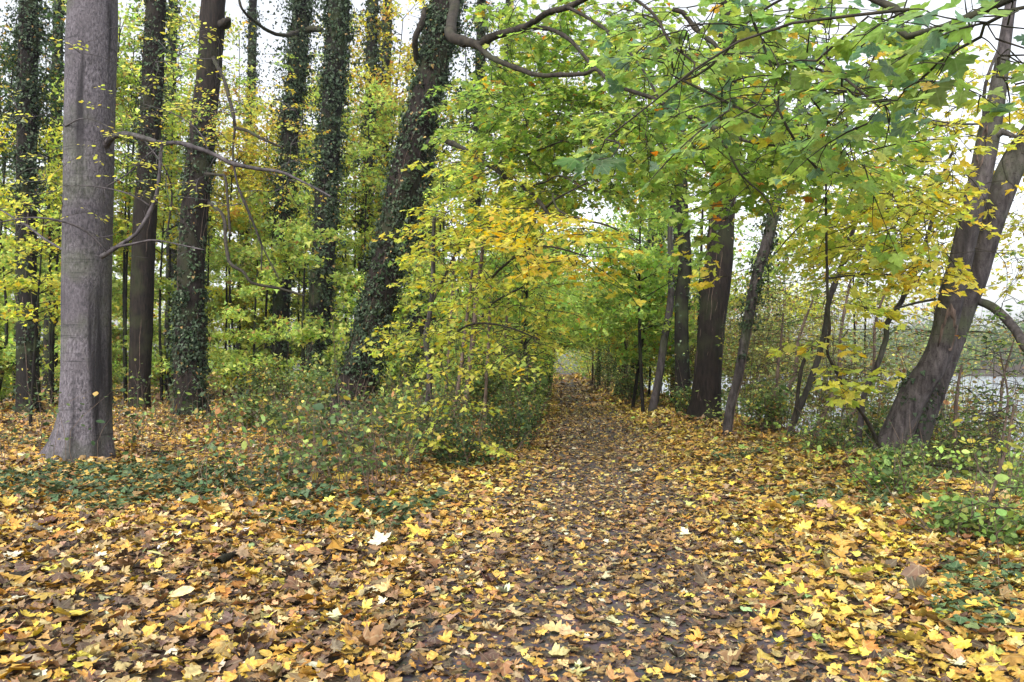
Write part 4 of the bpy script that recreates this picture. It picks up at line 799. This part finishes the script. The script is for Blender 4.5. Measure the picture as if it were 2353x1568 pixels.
# trees arching over the path and beyond it
GA = 'leafy trees arching over the far path'
AR = [(1330, 560, 26, 2.6, 5.0, G_CANOPY), (1400, 480, 27, 2.4, 6.5, G_CANOPY), (1450, 640, 30, 1.9, 4.6, G_CANOPY), (1300, 700, 34, 2.8, 4.6, G_CANOPY), (1400, 700, 36, 2.6, 5.0, G_UNDER), (1490, 760, 40, 2.4, 3.2, G_UNDER), (1330, 600, 46, 4., 8., G_CANOPY), (1440, 560, 50, 4., 9., G_CANOPY), (1250, 620, 48, 4., 8., G_UNDER), (1560, 560, 44, 3.6, 8, G_CANOPY), (1620, 640, 38, 2.8, 6, G_UNDER), (1700, 600, 40, 3.2, 7, G_YG), (1360, 740, 66, 4.5, 7, G_UNDER), (1240, 720, 64, 4.5, 8, G_UNDER), (1300, 690, 90, 7, 12, G_UNDER), (1420, 720, 85, 6, 10, G_UNDER), (1220, 690, 95, 7, 12, G_UNDER), (1520, 660, 80, 5, 10, G_YG)]
for (px, py, Y, r, h, pal) in AR:
    p = P(px, py, Y); h = (p[2]+1.2) ; side = -1 if px < 1345 else 1; px_ = float(path_x(Y)); gx = p[0]
    if abs(gx-px_) < 1.7: gx = px_ + side*1.9
    wood_tree(gx, Y, max(h, 2.5), r, .30, 4300, pal, .10+.0016*Y, 'leafy young tree closing over the path in the distance', GA, .07, ncl=34)
# crowns of the bank trees, higher
for (px, py, Y, r, n, pal) in [(1880, 520, 30, 2.6, 1700, G_YG), (2000, 480, 34, 3., 1700, G_YG), (1760, 380, 30, 3., 2000, G_CANOPY), (2130, 470, 30, 2.4, 1100, G_TOP), (1960, 330, 34, 3., 1000, G_TOP), (1820, 620, 36, 2.4, 1500, G_BROWN), (1560, 380, 34, 3.4, 3000, G_CANOPY)]:
    p = P(px, py, Y); z0 = float(height(p[0], p[1]))
    wood_tree(p[0], Y, p[2]-z0+1.4, r, .55, n, pal, .15, 'thin young tree with pale yellow leaves against the bright sky over the lake', 'thin trees on the lake shore', .06, 'shore_tree', ncl=22)

# far wood behind everything (one mass) and the opposite shore
b = Bag(); c = []
for Y in (85, 105, 130):
    for x in np.arange(-.72*Y, path_x(Y)-4, 3.): c.append([x+rng.uniform(-1.5, 1.5), Y+rng.uniform(-8, 8), rng.uniform(.5, Y*.13)]); c.append([x+rng.uniform(-1.5, 1.5), Y+rng.uniform(-8, 8), rng.uniform(.5, Y*.10)])
for Y in (105, 125, 150, 190):
    for x in np.arange(path_x(Y)-7, path_x(Y)+18, 2.):
        for q in range(3): c.append([x, Y+rng.uniform(-8, 8), rng.uniform(0.5, 13) if abs(x-path_x(Y)) > 2.2 or Y == 190 else rng.uniform(7, 13)])
for q in range(60): c.append([path_x(215)+rng.uniform(-12, 16), 215+rng.uniform(-12, 12), rng.uniform(.5, 14)])
cloud(b, c, 3.6, 70000, .42, G_UNDER, F_CHIP, .9, .15); o = b.build('distant_woodland', M_FAR); tag(o, 'yellow-green mass of distant woodland behind the trees', 'woodland', kind='stuff')
b = Bag(); c = []
for k in range(520):
    y = rng.uniform(-20, 800); x = 175+.05*y+rng.uniform(0, 110); c.append([x, y, float(height(x, y))+rng.uniform(1, 16)])
cloud(b, c, 9, 90000, 1.7, G_SHRUB, F_CHIP, .8, .2); o = b.build('far_shore_woodland', M_FAR); tag(o, 'hazy wooded slope on the opposite shore of the lake', 'woodland', kind='stuff')

# ------------------------------------------------------------------ ground cover
def cover():
    b = Bag(); n = 42000; Y = rng.uniform(7.6, 17, n); X = rng.uniform(-11, -.4, n)
    m_ = wob(X, Y, .8, 1.) + .7*wob(X, Y, 2.4, 3.)
    lim = .07 + .35*wob(X, Y, 7., 2.) + .5*np.abs(Y-10.2)/4 - .62*np.exp(-((X+5.2)/3.6)**2 - ((Y-9.8)/1.6)**2) - .35*((Y > 11.2) & (X > -3.6))
    keep = (m_ > lim) & (X < path_x(Y)-1.9); X, Y = X[keep], Y[keep]; n = len(X)
    h = rng.uniform(.01, .13, n)*(1+.6*wob(X, Y, 4.)); z = height(X, Y)+h
    a = rng.uniform(0, 6.28, n); put_leaves(b, F_IVY, np.column_stack([X, Y, z]), np.column_stack([np.cos(a), np.sin(a), rng.normal(-.2, .3, n)]), np.column_stack([rng.normal(0, .5, (n, 2)), np.ones(n)]), .07*np.exp(rng.normal(0, .35, n)), pick([(4, .032, .062, .028), (3, .05, .09, .038), (2, .09, .13, .05), (1.3, .42, .27, .06), (.8, .26, .15, .06)], n))
    # right-hand verge
    n = 14000; Y = rng.uniform(3.4, 15, n); X = path_x(Y) + rng.uniform(1.9, 5.2, n); m_ = wob(X, Y, 1.4, 5.)+.6*wob(X, Y, 3.3, 2.)
    keep = m_ > .38; X, Y = X[keep], Y[keep]; n = len(X); a = rng.uniform(0, 6.28, n)
    put_leaves(b, F_IVY, np.column_stack([X, Y, height(X, Y)+rng.uniform(.02, .09, n)]), np.column_stack([np.cos(a), np.sin(a), rng.normal(0, .3, n)]), np.column_stack([rng.normal(0, .35, (n, 2)), np.ones(n)]), .06*np.exp(rng.normal(0, .25, n)), pick([(4, .05, .09, .04), (3, .08, .13, .05), (1, .14, .2, .07)], n))
    o = b.build('ivy_ground_cover', M_IVY); tag(o, 'dark green ivy creeping through the fallen leaves', 'ground cover', kind='stuff')
cover()
def undergrowth():
    sb = Bag(); lb = Bag()
    for k in range(1700):
        Y = 9.6 + 24*rng.random()**1.5; X = rng.uniform(-.68*Y, path_x(Y)-2.6)
        if X < -.29*Y and rng.random() < .80: continue
        if Y < 11.5 and not (-4.5 < X < -1.2): continue
        z = float(height(X, Y)); h = rng.uniform(.25, 1.)*(1+Y/40); tip = np.array([X+rng.normal(0, .3), Y+rng.normal(0, .3), z+h])
        S = smooth_line(np.array([[X, Y, z-.03, .005], [X+rng.normal(0, .06), Y, z+h*.5, .004], [*tip, .002]]), 6); tube(sb, S, 3, cap=False)
        cloud(lb, S[2:, :3], .25*h, int(rng.uniform(2, 14)), .065+.0012*Y, G_SHRUB if rng.random() < .6 else G_DARK, F_OVAL, .8, .2)
    for k in range(160):
        Y = rng.uniform(5, 34); X = path_x(Y)+rng.uniform(2.6, 6.5)
        z = float(height(X, Y)); h = rng.uniform(.2, .8); tip = np.array([X+rng.normal(0, .2), Y, z+h])
        S = smooth_line(np.array([[X, Y, z-.03, .004], [X+rng.normal(0, .06), Y, z+h*.5, .003], [*tip, .0015]]), 6); tube(sb, S, 3, cap=False)
        cloud(lb, S[2:, :3], .2*h, int(rng.uniform(6, 18)), .065, G_CANOPY[:4], F_OVAL, .6, .2)
    n = len(lb.v); o = lb.build('undergrowth', M_SHRUB); tag(o, 'sparse leafy undergrowth of seedlings on the wood floor', 'undergrowth', kind='stuff')
    o = sb.build('undergrowth_stems', M_STEM); tag(o, 'bare brown stalks of the undergrowth', 'undergrowth', kind='stuff')
undergrowth()

# ------------------------------------------------------------------ small things on the ground
GT = 'grass tufts in the leaves'
for (px, py, r, h, n, lb, dry) in [(877, 1250, .16, .16, 170, 'dark dry tuft standing in the leaves left of the path', 1), (500, 1440, .10, .07, 90, 'green grass tuft at the lower left among brown leaves', 0), (850, 1425, .10, .07, 90, 'green grass tuft below the dark dry tuft', 0), (950, 1372, .08, .06, 60, 'small grass tuft nearer the path, left side', 0),
        (1780, 1235, .14, .09, 90, 'grass tuft on the right verge beside the path', 0), (2060, 1360, .16, .08, 110, 'grass patch among yellow leaves at the lower right', 0), (1250+700, 1480, .10, .07, 70, 'grass tuft near the bottom right corner', 0)]:
    g = ground(px, py); b = Bag()
    for k in range(n):
        a = rng.uniform(0, 6.28); q = r*math.sqrt(rng.random()); o = g + np.array([math.cos(a)*q, math.sin(a)*q, -.01]); d = np.array([math.cos(a), math.sin(a), 0])*rng.uniform(.2, .9)
        hh = h*rng.uniform(.5, 1.3); w = np.array([-math.sin(a), math.cos(a), 0])*.0025
        p1 = o+d*hh*.3+[0, 0, hh*.6]; p2 = o+d*hh*.9+[0, 0, hh*rng.uniform(.6, 1.)]
        c_ = np.array([.22, .15, .08] if (dry and rng.random() < .7) else [.08, .14, .05])*rng.uniform(.6, 1.3)
        b.add(np.array([o-w, o+w, p1+w*.8, p1-w*.8, p2]), np.array([[0, 1, 2], [0, 2, 3], [3, 2, 4]]), np.repeat(c_[None], 5, 0))
    tag(b.build('grass_tuft', M_SHRUB), lb, 'grass tuft', GT)
GF = 'fallen sticks'
for (a, c, r, lb) in [((690, 1243), (775, 1268), .022, 'short dark stick left of the dry tuft'), ((60, 1350), (20, 1335), .03, 'broken stick at the left edge'), ((500, 1312), (545, 1290), .035, 'rotten piece of branch amid the leaves, left of centre'), ((552, 1140), (745, 1112), .010, 'long thin twig lying across the ivy patch'), ((185, 1500), (270, 1470), .018, 'stick half buried at the lower left'), ((300, 1020), (395, 1062), .03, 'dead branch on the ground right of the beech roots'), ((2070, 1058), (2300, 1090), .028, 'grey fallen branch leaning right from the forked tree foot'), ((410, 1415), (500, 1375), .007, 'thin grey twig among brown leaves, lower left')]:
    A = ground(*a); B = ground(*c); A[2] += r*1.2; B[2] += r*1.5
    if a[0] == 2070: A = P(2070, 1058, 12.4); B = P(2300, 1090, 11.)
    M1 = (A+B)/2 + rng.normal(0, .03, 3)*np.array([1, 1, .2]); M1[2] = max(M1[2], float(height(M1[0], M1[1]))+r)
    b = Bag(); tube(b, smooth_line(np.array([[*A, r], [*M1, r*.85], [*B, r*.5]]), 16), 10, .10, seed=a[0]); 
    D = B-A; e = M1 + np.array([-D[1], D[0], 0])*.12 + [0, 0, .03]; tube(b, smooth_line(np.array([[*M1, r*.4], [*e, r*.15]]), 5), 6)
    tag(b.build('fallen_stick', M_BARK2 if r > .012 else M_DEAD, None, True), lb, 'stick', GF)

# ------------------------------------------------------------------ the air
m, nt_, N, L = new_mat('haze_air')
pv = N('ShaderNodeVolumePrincipled'); pv.inputs['Color'].default_value = (.86, .90, 1., 1); pv.inputs['Density'].default_value = .0003; pv.inputs['Anisotropy'].default_value = .2
oo = N('ShaderNodeOutputMaterial'); L(pv.outputs[0], oo.inputs['Volume'])
x0, x1, y0, y1, z0, z1 = -420., 640., -70., 940., -5.5, 62.
V = np.array([[x, y, z] for z in (z0, z1) for y in (y0, y1) for x in (x0, x1)])
b = Bag(); b.add(V, np.array([[0, 2, 3, 1], [4, 5, 7, 6], [0, 1, 5, 4], [2, 6, 7, 3], [0, 4, 6, 2], [1, 3, 7, 5]])); o = b.build('haze', m); o['kind'] = 'stuff'
